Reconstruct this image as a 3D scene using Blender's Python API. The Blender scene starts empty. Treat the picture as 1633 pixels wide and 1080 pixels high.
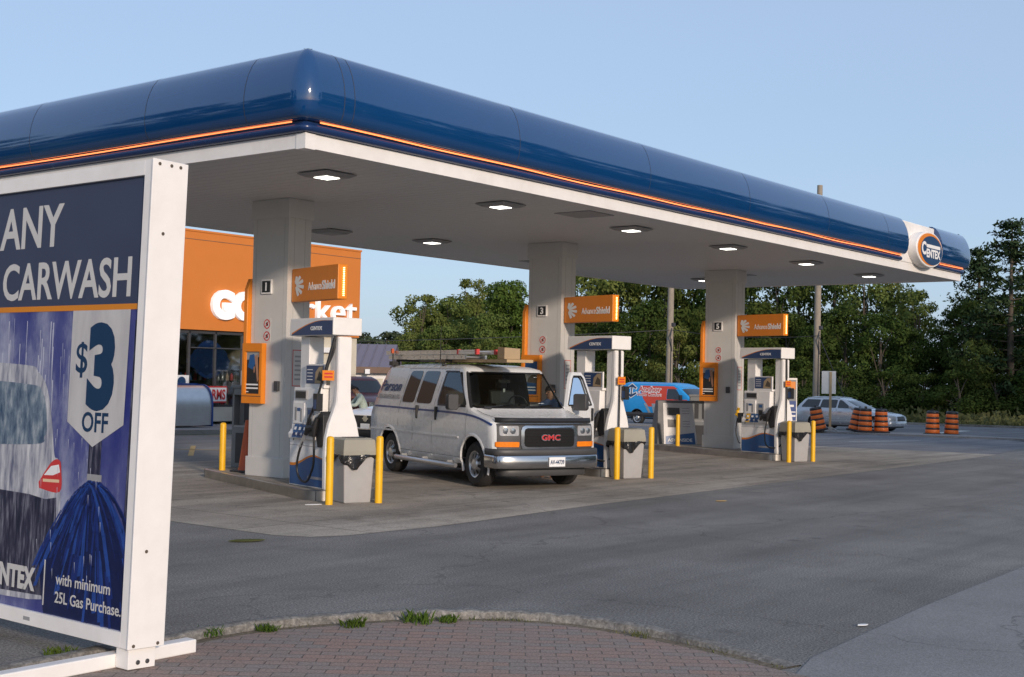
import bpy, bmesh, math, random
import numpy as np
from mathutils import Matrix, Vector
R = math.radians
random.seed(7); rng = np.random.default_rng(11)
sc = bpy.context.scene; COL = sc.collection

# ---------------------------------------------------------------- camera
F, PITCH, ROLL, YAW = 2046.6, 0.0293, 0.0206, 0.6691
CAM = Vector((-10.958, -12.044, 1.8906))
FW = Vector((math.cos(YAW)*math.cos(PITCH), math.sin(YAW)*math.cos(PITCH), math.sin(PITCH)))
RT = Vector((math.sin(YAW), -math.cos(YAW), 0)); UP = RT.cross(FW)
RT, UP = math.cos(ROLL)*RT+math.sin(ROLL)*UP, -math.sin(ROLL)*RT+math.cos(ROLL)*UP
cd = bpy.data.cameras.new('camera'); cam = bpy.data.objects.new('camera', cd); COL.objects.link(cam)
cam.matrix_world = Matrix(((RT.x, UP.x, -FW.x, CAM.x), (RT.y, UP.y, -FW.y, CAM.y), (RT.z, UP.z, -FW.z, CAM.z), (0, 0, 0, 1)))
cd.sensor_width = 36; cd.lens = F/1633*36; cd.clip_end = 2000
sc.camera = cam
# ---------------------------------------------------------------- light
SUN = Vector((-0.455, -0.8905, 0)); SUN_EL = R(15.5)
sd = Vector((SUN.x*math.cos(SUN_EL), SUN.y*math.cos(SUN_EL), math.sin(SUN_EL)))
w = bpy.data.worlds.new('World'); sc.world = w; w.use_nodes = True
nt = w.node_tree; bg = nt.nodes['Background']
sky = nt.nodes.new('ShaderNodeTexSky'); sky.sky_type = 'NISHITA'; sky.sun_disc = False
sky.sun_elevation = SUN_EL; sky.sun_rotation = math.atan2(SUN.x, SUN.y)
sky.air_density = 1.0; sky.dust_density = 1.2; sky.ozone_density = 3.0
hz = nt.nodes.new('ShaderNodeMix'); hz.data_type = 'RGBA'; hz.inputs[0].default_value = .68; hz.inputs[7].default_value = (2.78, 3.55, 4.85, 1)   # evening haze evens out the sky
nt.links.new(sky.outputs[0], hz.inputs[6]); nt.links.new(hz.outputs[2], bg.inputs[0]); bg.inputs[1].default_value = 0.12
ld = bpy.data.lights.new('sun', 'SUN'); ld.energy = 2.15; ld.angle = R(4); ld.color = (1.0, 0.83, 0.68)
sun = bpy.data.objects.new('sun', ld); COL.objects.link(sun)
sun.rotation_euler = sd.to_track_quat('Z', 'Y').to_euler(); sun.location = (0, 0, 30)
sc.view_settings.view_transform = 'Standard'; sc.view_settings.look = 'None'
sc.view_settings.exposure = 0.5; sc.view_settings.gamma = 1.0

# ---------------------------------------------------------------- ground helpers
FWH = Vector((math.cos(YAW), math.sin(YAW)))
def fdist(x, y): return (x-CAM.x)*FWH.x+(y-CAM.y)*FWH.y
def gz(x, y): return -0.012*min(max(fdist(x, y)-36, 0), 39)      # the site falls gently towards the road
def at(u, v, s): return CAM+s*(FW+RT*((u-816.5)/F)-UP*((v-540)/F))

# ---------------------------------------------------------------- materials
def mat(name, col, rough=.55, metal=0., var=.10, scale=6., bump=0., bscale=60., coat=0., emit=None, estr=0., spec=.5, dirt=0., dirtcol=(.12, .10, .08), dscale=2.):
    m = bpy.data.materials.new(name); m.use_nodes = True; t = m.node_tree; b = t.nodes['Principled BSDF']
    c4 = (*col, 1)
    b.inputs['Roughness'].default_value = rough; b.inputs['Metallic'].default_value = metal
    b.inputs['Coat Weight'].default_value = coat; b.inputs['Specular IOR Level'].default_value = spec
    b.inputs['Base Color'].default_value = c4
    tc = t.nodes.new('ShaderNodeTexCoord')
    if var > 0:
        n = t.nodes.new('ShaderNodeTexNoise'); n.inputs['Scale'].default_value = scale; n.inputs['Detail'].default_value = 5
        t.links.new(tc.outputs['Object'], n.inputs['Vector'])
        mx = t.nodes.new('ShaderNodeMix'); mx.data_type = 'RGBA'; mx.blend_type = 'MIX'
        mx.inputs[6].default_value = (*[max(0, x*(1-var*1.6)) for x in col], 1); mx.inputs[7].default_value = (*[min(1, x*(1+var)) for x in col], 1)
        t.links.new(n.outputs[0], mx.inputs[0]); out = mx.outputs[2]
        if dirt > 0:
            n2 = t.nodes.new('ShaderNodeTexNoise'); n2.inputs['Scale'].default_value = dscale; n2.inputs['Detail'].default_value = 8; n2.inputs['Roughness'].default_value = .7
            t.links.new(tc.outputs['Object'], n2.inputs['Vector'])
            rp = t.nodes.new('ShaderNodeMapRange'); rp.inputs[1].default_value = .48; rp.inputs[2].default_value = .75; rp.inputs[3].default_value = 0; rp.inputs[4].default_value = dirt
            t.links.new(n2.outputs[0], rp.inputs[0])
            m2 = t.nodes.new('ShaderNodeMix'); m2.data_type = 'RGBA'; m2.inputs[7].default_value = (*dirtcol, 1)
            t.links.new(rp.outputs[0], m2.inputs[0]); t.links.new(out, m2.inputs[6]); out = m2.outputs[2]
        t.links.new(out, b.inputs['Base Color'])
        mr = t.nodes.new('ShaderNodeMapRange'); mr.inputs[3].default_value = max(0.02, rough-.08); mr.inputs[4].default_value = min(1, rough+.08)
        t.links.new(n.outputs[0], mr.inputs[0]); t.links.new(mr.outputs[0], b.inputs['Roughness'])
    if bump > 0:
        n3 = t.nodes.new('ShaderNodeTexNoise'); n3.inputs['Scale'].default_value = bscale; n3.inputs['Detail'].default_value = 3
        t.links.new(tc.outputs['Object'], n3.inputs['Vector'])
        bp = t.nodes.new('ShaderNodeBump'); bp.inputs['Strength'].default_value = bump; bp.inputs['Distance'].default_value = .02
        t.links.new(n3.outputs[0], bp.inputs['Height']); t.links.new(bp.outputs[0], b.inputs['Normal'])
    if emit: b.inputs['Emission Color'].default_value = (*emit, 1); b.inputs['Emission Strength'].default_value = estr
    return m
def N(t, k, **kw):
    n = t.nodes.new(k)
    for a, v in kw.items(): setattr(n, a, v)
    return n
def ramp(t, src, stops):
    r = N(t, 'ShaderNodeValToRGB'); e = r.color_ramp.elements
    while len(e) < len(stops): e.new(.5)
    for i, (p, c) in enumerate(stops): e[i].position = p; e[i].color = (*c, 1)
    t.links.new(src, r.inputs[0]); return r.outputs[0]
def ground_mat(name, c1, c2, c3, fine=120., cracks=0., stain=.5, joints=None, rough=.9, speck=.35, tracks=0., tdir=0.):
    m = bpy.data.materials.new(name); m.use_nodes = True; t = m.node_tree; b = t.nodes['Principled BSDF']; L = t.links.new
    tc = N(t, 'ShaderNodeTexCoord'); V = tc.outputs['Object']
    def noise(s, d=6, ro=.6):
        n = N(t, 'ShaderNodeTexNoise'); n.inputs['Scale'].default_value = s; n.inputs['Detail'].default_value = d; n.inputs['Roughness'].default_value = ro; L(V, n.inputs['Vector']); return n.outputs[0]
    big = ramp(t, noise(.35), [(.3, c1), (.52, c2), (.72, c3)])
    def mixc(a, bcol, fac, mode='MIX'):
        x = N(t, 'ShaderNodeMix', data_type='RGBA', blend_type=mode); L(a, x.inputs[6])
        if isinstance(bcol, tuple): x.inputs[7].default_value = (*bcol, 1)
        else: L(bcol, x.inputs[7])
        if isinstance(fac, float): x.inputs[0].default_value = fac
        else: L(fac, x.inputs[0])
        return x.outputs[2]
    fn = noise(fine, 2, .8)
    col = mixc(big, ramp(t, fn, [(.30, (.25, .25, .25)), (.52, (1, 1, 1)), (.74, (2.0, 2.0, 2.0))]), speck, 'MULTIPLY')
    st = ramp(t, noise(1.7, 9, .7), [(.52, (0, 0, 0)), (.70, (1, 1, 1))])
    sm = N(t, 'ShaderNodeMath', operation='MULTIPLY'); L(st, sm.inputs[0]); sm.inputs[1].default_value = stain
    col = mixc(col, tuple(x*.55 for x in c1), sm.outputs[0])
    if tracks > 0:
        mp = N(t, 'ShaderNodeMapping'); mp.inputs['Rotation'].default_value = (0, 0, R(tdir)); mp.inputs['Scale'].default_value = (.10, 1.1, 1); L(V, mp.inputs[0])
        tn = N(t, 'ShaderNodeTexNoise'); tn.inputs['Scale'].default_value = 1.1; tn.inputs['Detail'].default_value = 7; tn.inputs['Roughness'].default_value = .62; L(mp.outputs[0], tn.inputs['Vector'])
        col = mixc(col, ramp(t, tn.outputs[0], [(.36, (.62, .62, .62)), (.5, (1, 1, 1)), (.66, (1.28, 1.27, 1.25))]), tracks, 'MULTIPLY')
        dv = N(t, 'ShaderNodeTexVoronoi'); dv.inputs['Scale'].default_value = .9; L(V, dv.inputs['Vector'])
        dr = ramp(t, dv.outputs['Distance'], [(.03, (1, 1, 1)), (.11, (0, 0, 0))]); dm = N(t, 'ShaderNodeMath', operation='MULTIPLY'); L(dr, dm.inputs[0]); dm.inputs[1].default_value = .55
        d2 = N(t, 'ShaderNodeMath', operation='MULTIPLY'); L(dm.outputs[0], d2.inputs[0]); L(ramp(t, noise(.5, 3), [(.5, (0, 0, 0)), (.58, (1, 1, 1))]), d2.inputs[1])
        col = mixc(col, tuple(x*.4 for x in c1), d2.outputs[0])
    if cracks > 0:
        vo = N(t, 'ShaderNodeTexVoronoi', feature='DISTANCE_TO_EDGE'); vo.inputs['Scale'].default_value = .16
        wn = N(t, 'ShaderNodeTexNoise'); wn.inputs['Scale'].default_value = 1.2; wn.inputs['Detail'].default_value = 6; L(V, wn.inputs['Vector'])
        ad = N(t, 'ShaderNodeVectorMath', operation='MULTIPLY_ADD'); L(wn.outputs[1], ad.inputs[0]); ad.inputs[1].default_value = (1.6, 1.6, 0); L(V, ad.inputs[2]); L(ad.outputs[0], vo.inputs['Vector'])
        cr = ramp(t, vo.outputs[0], [(.0, (1, 1, 1)), (.004, (0, 0, 0))])
        cm = N(t, 'ShaderNodeMath', operation='MULTIPLY'); L(cr, cm.inputs[0]); cm.inputs[1].default_value = cracks
        col = mixc(col, tuple(x*.25 for x in c1), cm.outputs[0])
    if joints:
        br = N(t, 'ShaderNodeTexBrick'); br.offset = 0; br.inputs['Scale'].default_value = 1; br.inputs['Brick Width'].default_value = joints[0]; br.inputs['Row Height'].default_value = joints[1]; br.inputs['Mortar Size'].default_value = .012
        br.inputs['Color1'].default_value = br.inputs['Color2'].default_value = (0, 0, 0, 1); br.inputs['Mortar'].default_value = (.8, .8, .8, 1); L(V, br.inputs['Vector'])
        col = mixc(col, tuple(x*.3 for x in c1), br.outputs[0])
    L(col, b.inputs['Base Color']); b.inputs['Roughness'].default_value = rough; b.inputs['Specular IOR Level'].default_value = .3
    bp = N(t, 'ShaderNodeBump'); bp.inputs['Strength'].default_value = .5; bp.inputs['Distance'].default_value = .01; L(fn, bp.inputs['Height']); L(bp.outputs[0], b.inputs['Normal'])
    return m
def pane_mat(name, tint, rough=.03, ior=1.5, mixmin=.0):
    m = bpy.data.materials.new(name); m.use_nodes = True; t = m.node_tree; t.nodes.remove(t.nodes['Principled BSDF']); L = t.links.new
    o = t.nodes['Material Output']; tr = N(t, 'ShaderNodeBsdfTransparent'); tr.inputs[0].default_value = (*tint, 1)
    gl = N(t, 'ShaderNodeBsdfGlossy'); gl.inputs['Roughness'].default_value = rough; gl.inputs[0].default_value = (.9, .95, 1, 1)
    fr = N(t, 'ShaderNodeFresnel'); fr.inputs[0].default_value = ior
    mr = N(t, 'ShaderNodeMapRange'); mr.inputs[3].default_value = mixmin; L(fr.outputs[0], mr.inputs[0])
    mx = N(t, 'ShaderNodeMixShader'); L(mr.outputs[0], mx.inputs[0]); L(tr.outputs[0], mx.inputs[1]); L(gl.outputs[0], mx.inputs[2]); L(mx.outputs[0], o.inputs[0]); return m
def leaf_mat(name, dark, light, trans=.35):
    m = bpy.data.materials.new(name); m.use_nodes = True; t = m.node_tree; t.nodes.remove(t.nodes['Principled BSDF']); L = t.links.new
    o = t.nodes['Material Output']; tc = N(t, 'ShaderNodeTexCoord'); oi = N(t, 'ShaderNodeObjectInfo')
    ad = N(t, 'ShaderNodeVectorMath', operation='ADD'); L(tc.outputs['Object'], ad.inputs[0])
    cx = N(t, 'ShaderNodeCombineXYZ'); mu = N(t, 'ShaderNodeMath', operation='MULTIPLY'); mu.inputs[1].default_value = 50; L(oi.outputs['Random'], mu.inputs[0]); L(mu.outputs[0], cx.inputs[0]); L(cx.outputs[0], ad.inputs[1])
    n = N(t, 'ShaderNodeTexNoise'); n.inputs['Scale'].default_value = .55; n.inputs['Detail'].default_value = 6; n.inputs['Roughness'].default_value = .75; L(ad.outputs[0], n.inputs['Vector'])
    c = ramp(t, n.outputs[0], [(.30, dark), (.70, light)])
    hs = N(t, 'ShaderNodeHueSaturation'); mr = N(t, 'ShaderNodeMapRange'); mr.inputs[3].default_value = .485; mr.inputs[4].default_value = .515; L(oi.outputs['Random'], mr.inputs[0]); L(mr.outputs[0], hs.inputs['Hue']); L(c, hs.inputs['Color'])
    d = N(t, 'ShaderNodeBsdfDiffuse'); tl = N(t, 'ShaderNodeBsdfTranslucent'); L(hs.outputs[0], d.inputs[0]); L(hs.outputs[0], tl.inputs[0])
    mx = N(t, 'ShaderNodeMixShader'); mx.inputs[0].default_value = trans; L(d.outputs[0], mx.inputs[1]); L(tl.outputs[0], mx.inputs[2]); L(mx.outputs[0], o.inputs[0]); return m

M = {}
M['asphalt'] = ground_mat('asphalt', (.155, .147, .137), (.200, .190, .178), (.248, .235, .218), fine=55, cracks=.4, stain=.35, speck=.9, tracks=.5, tdir=4)
M['concrete'] = ground_mat('pad_concrete', (.235, .205, .17), (.325, .287, .24), (.41, .365, .31), fine=40, cracks=.35, stain=.7, joints=(6.0, 4.6), speck=.4, tracks=.9, tdir=70)
M['slabc'] = ground_mat('slab_concrete', (.20, .195, .19), (.235, .23, .225), (.275, .265, .255), fine=60, cracks=.5, stain=.25, speck=.35)
M['curbc'] = ground_mat('curb_concrete', (.13, .122, .112), (.20, .188, .172), (.27, .252, .23), fine=26, cracks=0., stain=.8, speck=.6)
M['road'] = ground_mat('road_asphalt', (.13, .13, .135), (.155, .155, .16), (.18, .18, .185), fine=30, cracks=.4, stain=.3, speck=.4, tracks=.7, tdir=90)
M['drive'] = ground_mat('drive_asphalt', (.15, .15, .16), (.17, .17, .18), (.19, .19, .20), fine=40, cracks=.4, stain=.3, speck=.4, tracks=.7, tdir=60)
M['verge'] = ground_mat('verge_grass', (.05, .07, .025), (.08, .11, .035), (.13, .14, .06), fine=8, stain=.3, speck=.7)
M['dirt'] = ground_mat('dirt', (.12, .095, .065), (.17, .135, .095), (.23, .19, .14), fine=30, stain=.6, speck=.6)
M['patch'] = ground_mat('tar_patch', (.035, .035, .036), (.045, .045, .046), (.055, .055, .055), fine=50, stain=.2)
M['white'] = mat('white_paint', (.80, .78, .76), .45, var=.05, dirt=.22, dirtcol=(.45, .38, .32), dscale=1.2)
M['soffit'] = mat('soffit_grey', (.64, .63, .61), .5, var=.05)
M['column'] = mat('column_paint', (.56, .55, .53), .32, var=.04, dirt=.12, dirtcol=(.35, .3, .27), dscale=1.)
M['blue'] = mat('fascia_blue', (.004, .048, .165), .09, var=.06, scale=1.2, coat=1.)
M['navy'] = mat('navy_panel', (.012, .035, .12), .25, var=.05)
M['pumpblue'] = mat('pump_blue', (.02, .09, .25), .35, var=.12, scale=9)
M['pumpnavy'] = mat('pump_navy', (.015, .05, .15), .35, var=.12, scale=9)
M['orange'] = mat('sign_orange', (.72, .22, .012), .42, var=.05)
M['stuccoorange'] = mat('fascia_orange', (.60, .19, .03), .6, var=.05, scale=2., bump=.1)
M['yellow'] = mat('bollard_yellow', (.83, .46, .012), .38, var=.06, dirt=.35, dirtcol=(.35, .2, .03), dscale=4)
M['led'] = mat('led_orange', (.9, .3, .08), .4, var=0, emit=(1., .23, .075), estr=1.5)
M['leddot'] = mat('led_dot', (1., .8, .3), .4, var=0, emit=(1., .75, .28), estr=4.)
M['lamp'] = mat('lamp_lens', (.9, .9, .85), .3, var=0, emit=(1., .97, .88), estr=3.2)
M['letter'] = mat('lit_letter', (.85, .85, .85), .4, var=0, emit=(1, .98, .95), estr=.22)
M['darkmetal'] = mat('dark_metal', (.05, .05, .055), .45, var=.1)
M['grey'] = mat('grey_plastic', (.30, .30, .305), .5, var=.06)
M['bin'] = mat('bin_grey', (.37, .36, .355), .55, var=.06, dirt=.3, dirtcol=(.2, .18, .16))
M['lid'] = mat('bin_lid', (.30, .285, .235), .6, var=.08)
M['bag'] = mat('bin_bag', (.018, .018, .02), .22, var=.3, scale=20, bump=.8, bscale=18)
M['black'] = mat('black_plastic', (.018, .018, .02), .45, var=.1)
M['rubber'] = mat('rubber', (.022, .021, .021), .75, var=.15, dirt=.4, dirtcol=(.07, .06, .05), dscale=3)
M['chrome'] = mat('chrome', (.55, .55, .56), .18, metal=1., var=.05)
M['steel'] = mat('steel_edge', (.42, .40, .38), .35, metal=1., var=.2, dirt=.4, dirtcol=(.1, .09, .08))
M['alu'] = mat('aluminium', (.62, .63, .64), .35, metal=.85, var=.1)
M['vanwhite'] = mat('van_white', (.74, .75, .755), .28, var=.03, coat=.3, dirt=.06, dirtcol=(.42, .37, .31), dscale=.6)
M['vangrey'] = mat('van_trim', (.055, .055, .058), .5, var=.1)
M['glassdark'] = mat('dark_glass', (.012, .014, .016), .04, var=0, spec=.9)
M['pane'] = pane_mat('window_pane', (.50, .56, .53), mixmin=.02)
M['shoppane'] = pane_mat('shop_pane', (.62, .64, .62), mixmin=.12)
M['grilleblack'] = mat('grille_black', (.012, .012, .013), .7, var=0, spec=.2)
M['lampglass'] = mat('lamp_glass', (.34, .34, .35), .12, var=.25, scale=22, spec=.8)
M['amber'] = mat('amber_lens', (.85, .22, .01), .2, var=.15, scale=30)
M['red'] = mat('red_paint', (.42, .02, .02), .3, var=.06)
M['redbadge'] = mat('badge_red', (.55, .03, .035), .35, var=0)
M['darkred'] = mat('pickup_red', (.11, .012, .014), .3, var=.08)
M['stripe'] = mat('stripe_blue', (.015, .055, .22), .35, var=.05)
M['script'] = mat('lettering_blue', (.02, .06, .16), .4, var=0)
M['faded'] = mat('lettering_faded', (.27, .27, .29), .5, var=0)
M['ink'] = mat('ink_navy', (.012, .045, .12), .45, var=0)
M['inkwhite'] = mat('ink_white', (.78, .78, .78), .45, var=0)
M['inkred'] = mat('ink_red', (.55, .04, .04), .45, var=0)
M['conegrey'] = mat('kiosk_grey', (.20, .21, .22), .5, var=.08)
M['standgrey'] = mat('stand_grey', (.085, .09, .10), .5, var=.08); M['conecol'] = mat('cone_orange', (.55, .10, .03), .55, var=.15)
M['barrel'] = mat('barrel_orange', (.78, .16, .02), .45, var=.1)
M['card'] = mat('cardboard', (.38, .28, .17), .8, var=.08)
M['wood'] = mat('pole_wood', (.30, .255, .20), .85, var=.25, scale=4, bump=.3, bscale=30)
M['lumber'] = mat('lumber', (.45, .33, .19), .8, var=.15)
M['beige'] = mat('beige_wall', (.60, .55, .44), .7, var=.06, dirt=.2)
M['block'] = mat('block_wall', (.60, .57, .50), .75, var=.08)
M['roofpurple'] = mat('roof_purple', (.17, .14, .17), .5, var=.08)
M['brownfascia'] = mat('brown_fascia', (.16, .10, .07), .6, var=.08)
M['silver'] = mat('silver_paint', (.46, .49, .53), .25, metal=.5, var=.03, coat=.5)
M['carwhite'] = mat('car_white', (.78, .78, .80), .2, var=.02, coat=.5)
M['vblue'] = mat('wrap_blue', (.02, .30, .68), .3, var=.04)
M['vred'] = mat('wrap_red', (.62, .06, .025), .3, var=.04)
M['skin'] = mat('skin', (.36, .19, .12), .55, var=.05)
M['hair'] = mat('hair', (.012, .010, .009), .7, var=.2)
M['mint'] = mat('shirt_mint', (.42, .50, .44), .8, var=.06)
M['shirtblue'] = mat('shirt_blue', (.10, .17, .36), .8, var=.08)
M['jeans'] = mat('jeans', (.03, .05, .11), .85, var=.1)
M['bark'] = mat('bark', (.10, .08, .06), .9, var=.3, scale=5, bump=.5, bscale=14)
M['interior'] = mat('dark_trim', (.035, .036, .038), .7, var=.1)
M['markyellow'] = mat('marking_yellow', (.50, .33, .12), .8, var=.35, scale=9)
M['markwhite'] = mat('marking_white', (.50, .50, .48), .8, var=.35, scale=9)
M['leafA'] = leaf_mat('foliage_mid', (.085, .120, .028), (.235, .270, .080))
M['leafB'] = leaf_mat('foliage_dark', (.032, .056, .014), (.110, .150, .040))
M['leafV'] = leaf_mat('foliage_vine', (.055, .105, .020), (.165, .230, .055))
M['leafP'] = leaf_mat('foliage_pine', (.022, .044, .020), (.070, .100, .046), .1)
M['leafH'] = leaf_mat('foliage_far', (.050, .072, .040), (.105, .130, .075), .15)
M['weed'] = leaf_mat('weed_green', (.05, .10, .015), (.14, .20, .04))
M['dry'] = leaf_mat('grass_dry', (.09, .11, .04), (.22, .22, .10))

# ---------------------------------------------------------------- mesh builder
class MB:
    def __init__(s): s.v = []; s.f = []; s.m = []; s.T = Matrix.Identity(4)
    def add(s, pts):
        i = len(s.v); s.v += [tuple(s.T @ Vector(p)) for p in pts]; return list(range(i, i+len(pts)))
    def face(s, ids, mi=0): s.f.append(tuple(ids)); s.m.append(mi)
    def poly(s, pts, mi=0): s.face(s.add(pts), mi)
    def box(s, x0, x1, y0, y1, z0, z1, mi=0):
        a = s.add([(x0, y0, z0), (x1, y0, z0), (x1, y1, z0), (x0, y1, z0), (x0, y0, z1), (x1, y0, z1), (x1, y1, z1), (x0, y1, z1)])
        for q in ((3, 2, 1, 0), (4, 5, 6, 7), (0, 1, 5, 4), (1, 2, 6, 5), (2, 3, 7, 6), (3, 0, 4, 7)): s.face([a[k] for k in q], mi)
    def prism(s, pts, axis, a, b, mi=0, cap=None):
        """extrude a 2-D outline along axis x, y or z from a to b"""
        def P(p, t): return {'x': (t, p[0], p[1]), 'y': (p[0], t, p[1]), 'z': (p[0], p[1], t)}[axis]
        A = s.add([P(p, a) for p in pts]); B = s.add([P(p, b) for p in pts]); n = len(pts)
        for i in range(n): j = (i+1) % n; s.face((A[i], A[j], B[j], B[i]), mi)
        s.face(A[::-1], mi if cap is None else cap); s.face(B, mi if cap is None else cap)
    def loft(s, rings, mi=0, closed=True, cap0=True, cap1=True, mf=None):
        ids = [s.add(r) for r in rings]; n = len(rings[0])
        for k in range(len(ids)-1):
            for i in range(n if closed else n-1):
                j = (i+1) % n; s.face((ids[k][i], ids[k][j], ids[k+1][j], ids[k+1][i]), mf(k, i) if mf else mi)
        if cap0: s.face(ids[0][::-1], mi)
        if cap1: s.face(ids[-1], mi)
    def tube(s, path, r, n=8, mi=0, closed=False):
        P = [Vector(p) for p in path]; rings = []
        rr = [float(q) for q in r] if isinstance(r, (list, tuple)) else [r]*len(P)
        for i, p in enumerate(P):
            d = (P[min(i+1, len(P)-1)]-P[max(i-1, 0)]).normalized()
            a = d.cross(Vector((0, 0, 1)) if abs(d.z) < .9 else Vector((1, 0, 0))).normalized(); b = d.cross(a)
            rings.append([p+rr[i]*(math.cos(2*math.pi*k/n)*a+math.sin(2*math.pi*k/n)*b) for k in range(n)])
        s.loft(rings, mi)
    def lathe(s, prof, n=24, axis='z', c=(0, 0, 0), mi=0, mf=None, cap=True):
        rings = []
        for r, h in prof:
            ring = []
            for k in range(n):
                a = 2*math.pi*k/n; ca, sa = r*math.cos(a), r*math.sin(a)
                ring.append({'z': (c[0]+ca, c[1]+sa, c[2]+h), 'x': (c[0]+h, c[1]+ca, c[2]+sa), 'y': (c[0]+ca, c[1]+h, c[2]+sa)}[axis])
            rings.append(ring)
        s.loft(rings, mi, mf=mf, cap0=cap, cap1=cap)
    def build(s, name, mats, parent=None, smooth=35, bevel=0., seg=2, loc=None, rotz=None):
        me = bpy.data.meshes.new(name); me.from_pydata(s.v, [], s.f)
        if not isinstance(mats, (list, tuple)): mats = [mats]
        for m in mats: me.materials.append(M[m] if isinstance(m, str) else m)
        me.polygons.foreach_set('material_index', s.m)
        bm = bmesh.new(); bm.from_mesh(me); bmesh.ops.recalc_face_normals(bm, faces=bm.faces); bm.to_mesh(me); bm.free()
        if smooth: me.polygons.foreach_set('use_smooth', [True]*len(me.polygons)); me.set_sharp_from_angle(angle=R(smooth))
        o = bpy.data.objects.new(name, me); COL.objects.link(o)
        if parent: o.parent = parent
        if loc is not None: o.location = loc
        if rotz is not None: o.rotation_euler.z = rotz
        if bevel > 0:
            b = o.modifiers.new('bevel', 'BEVEL'); b.width = bevel; b.segments = seg; b.limit_method = 'ANGLE'; b.angle_limit = R(40); b.harden_normals = False
        return o
def tag(o, label=None, cat=None, group=None, kind=None):
    if label: o['label'] = label
    if cat: o['category'] = cat
    if group: o['group'] = group
    if kind: o['kind'] = kind
    return o
def thing(name, label, cat, loc=(0, 0, 0), rotz=0., group=None):
    o = bpy.data.objects.new(name, None); o.empty_display_size = .2; COL.objects.link(o); o.location = loc; o.rotation_euler.z = rotz
    return tag(o, label, cat, group)
def dup(root, label, loc=None, rotz=None, scale=None, group=None):
    r = root.copy(); COL.objects.link(r); r['label'] = label
    if group: r['group'] = group
    if loc is not None: r.location = loc
    if rotz is not None: r.rotation_euler.z = rotz
    if scale is not None: r.scale = scale if isinstance(scale, tuple) else (scale,)*3
    for ch in list(root.children):
        c = ch.copy(); COL.objects.link(c); c.parent = r
        for g in list(ch.children):
            d = g.copy(); COL.objects.link(d); d.parent = c
    return r
def text(s, name, mats, parent, org, right, up, h, ext=.004, bold=0., align='LEFT', xs=1., shear=0., width=None, space=1.):
    """lettering as a mesh; h = capital height, width = wanted total width"""
    c = bpy.data.curves.new('t', 'FONT'); c.body = s; c.size = 1; c.extrude = .5; c.offset = bold; c.align_x = 'LEFT'; c.shear = shear; c.space_character = space; c.resolution_u = 4
    o = bpy.data.objects.new('t', c); COL.objects.link(o); bpy.context.view_layer.update()
    me = bpy.data.meshes.new_from_object(o.evaluated_get(bpy.context.evaluated_depsgraph_get())); bpy.data.objects.remove(o); bpy.data.curves.remove(c)
    n = len(me.vertices); a = np.empty(n*3); me.vertices.foreach_get('co', a); a = a.reshape(-1, 3)
    a[:, 0] -= a[:, 0].min(); sy = h/.70; sx = (width/a[:, 0].max()) if width else sy*xs
    a[:, 0] *= sx; a[:, 1] *= sy; W = a[:, 0].max()
    a[:, 0] -= {'LEFT': 0, 'CENTER': W/2, 'RIGHT': W}[align]; a[:, 2] = (a[:, 2]+.5)*ext
    me.vertices.foreach_set('co', a.ravel()); me.materials.clear(); me.materials.append(M[mats])
    o = bpy.data.objects.new(name, me); COL.objects.link(o); o.parent = parent
    r = Vector(right).normalized(); u = Vector(up).normalized(); nn = r.cross(u)
    o.matrix_local = Matrix(((r.x, u.x, nn.x, org[0]), (r.y, u.y, nn.y, org[1]), (r.z, u.z, nn.z, org[2]), (0, 0, 0, 1)))
    return o
def apply_mods(o):
    bpy.context.view_layer.update(); me = bpy.data.meshes.new_from_object(o.evaluated_get(bpy.context.evaluated_depsgraph_get()))
    o.modifiers.clear(); o.data = me; return o
def drape(name, pts, dz, m, kind='structure', thick=0.):
    """a flat sheet (or a raised slab) that follows the fall of the ground"""
    bm = bmesh.new(); vs = [bm.verts.new((x, y, 0)) for x, y in pts]; bm.faces.new(vs)
    for d in (36, 75):
        bmesh.ops.bisect_plane(bm, geom=bm.verts[:]+bm.edges[:]+bm.faces[:], plane_co=(CAM.x+FWH.x*d, CAM.y+FWH.y*d, 0), plane_no=(FWH.x, FWH.y, 0))
    for v in bm.verts: v.co.z = gz(v.co.x, v.co.y)+dz
    bmesh.ops.recalc_face_normals(bm, faces=bm.faces)
    for f in bm.faces:
        if f.normal.z < 0: f.normal_flip()
    if thick:
        r = bmesh.ops.extrude_face_region(bm, geom=bm.faces[:]); 
        for e in r['geom']:
            if isinstance(e, bmesh.types.BMVert): e.co.z += 0
        for v in bm.verts:
            if v not in r['geom']: v.co.z -= thick
        bmesh.ops.recalc_face_normals(bm, faces=bm.faces)
    me = bpy.data.meshes.new(name); bm.to_mesh(me); bm.free(); me.materials.append(M[m])
    o = bpy.data.objects.new(name, me); COL.objects.link(o); tag(o, kind=kind); return o
def rrect(x0, x1, z0, z1, r, n=5):
    pts = []
    for cx, cz, a0 in ((x1-r, z1-r, 0), (x0+r, z1-r, 90), (x0+r, z0+r, 180), (x1-r, z0+r, 270)):
        for k in range(n+1): a = R(a0+90*k/n); pts.append((cx+r*math.cos(a), cz+r*math.sin(a)))
    return pts

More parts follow.
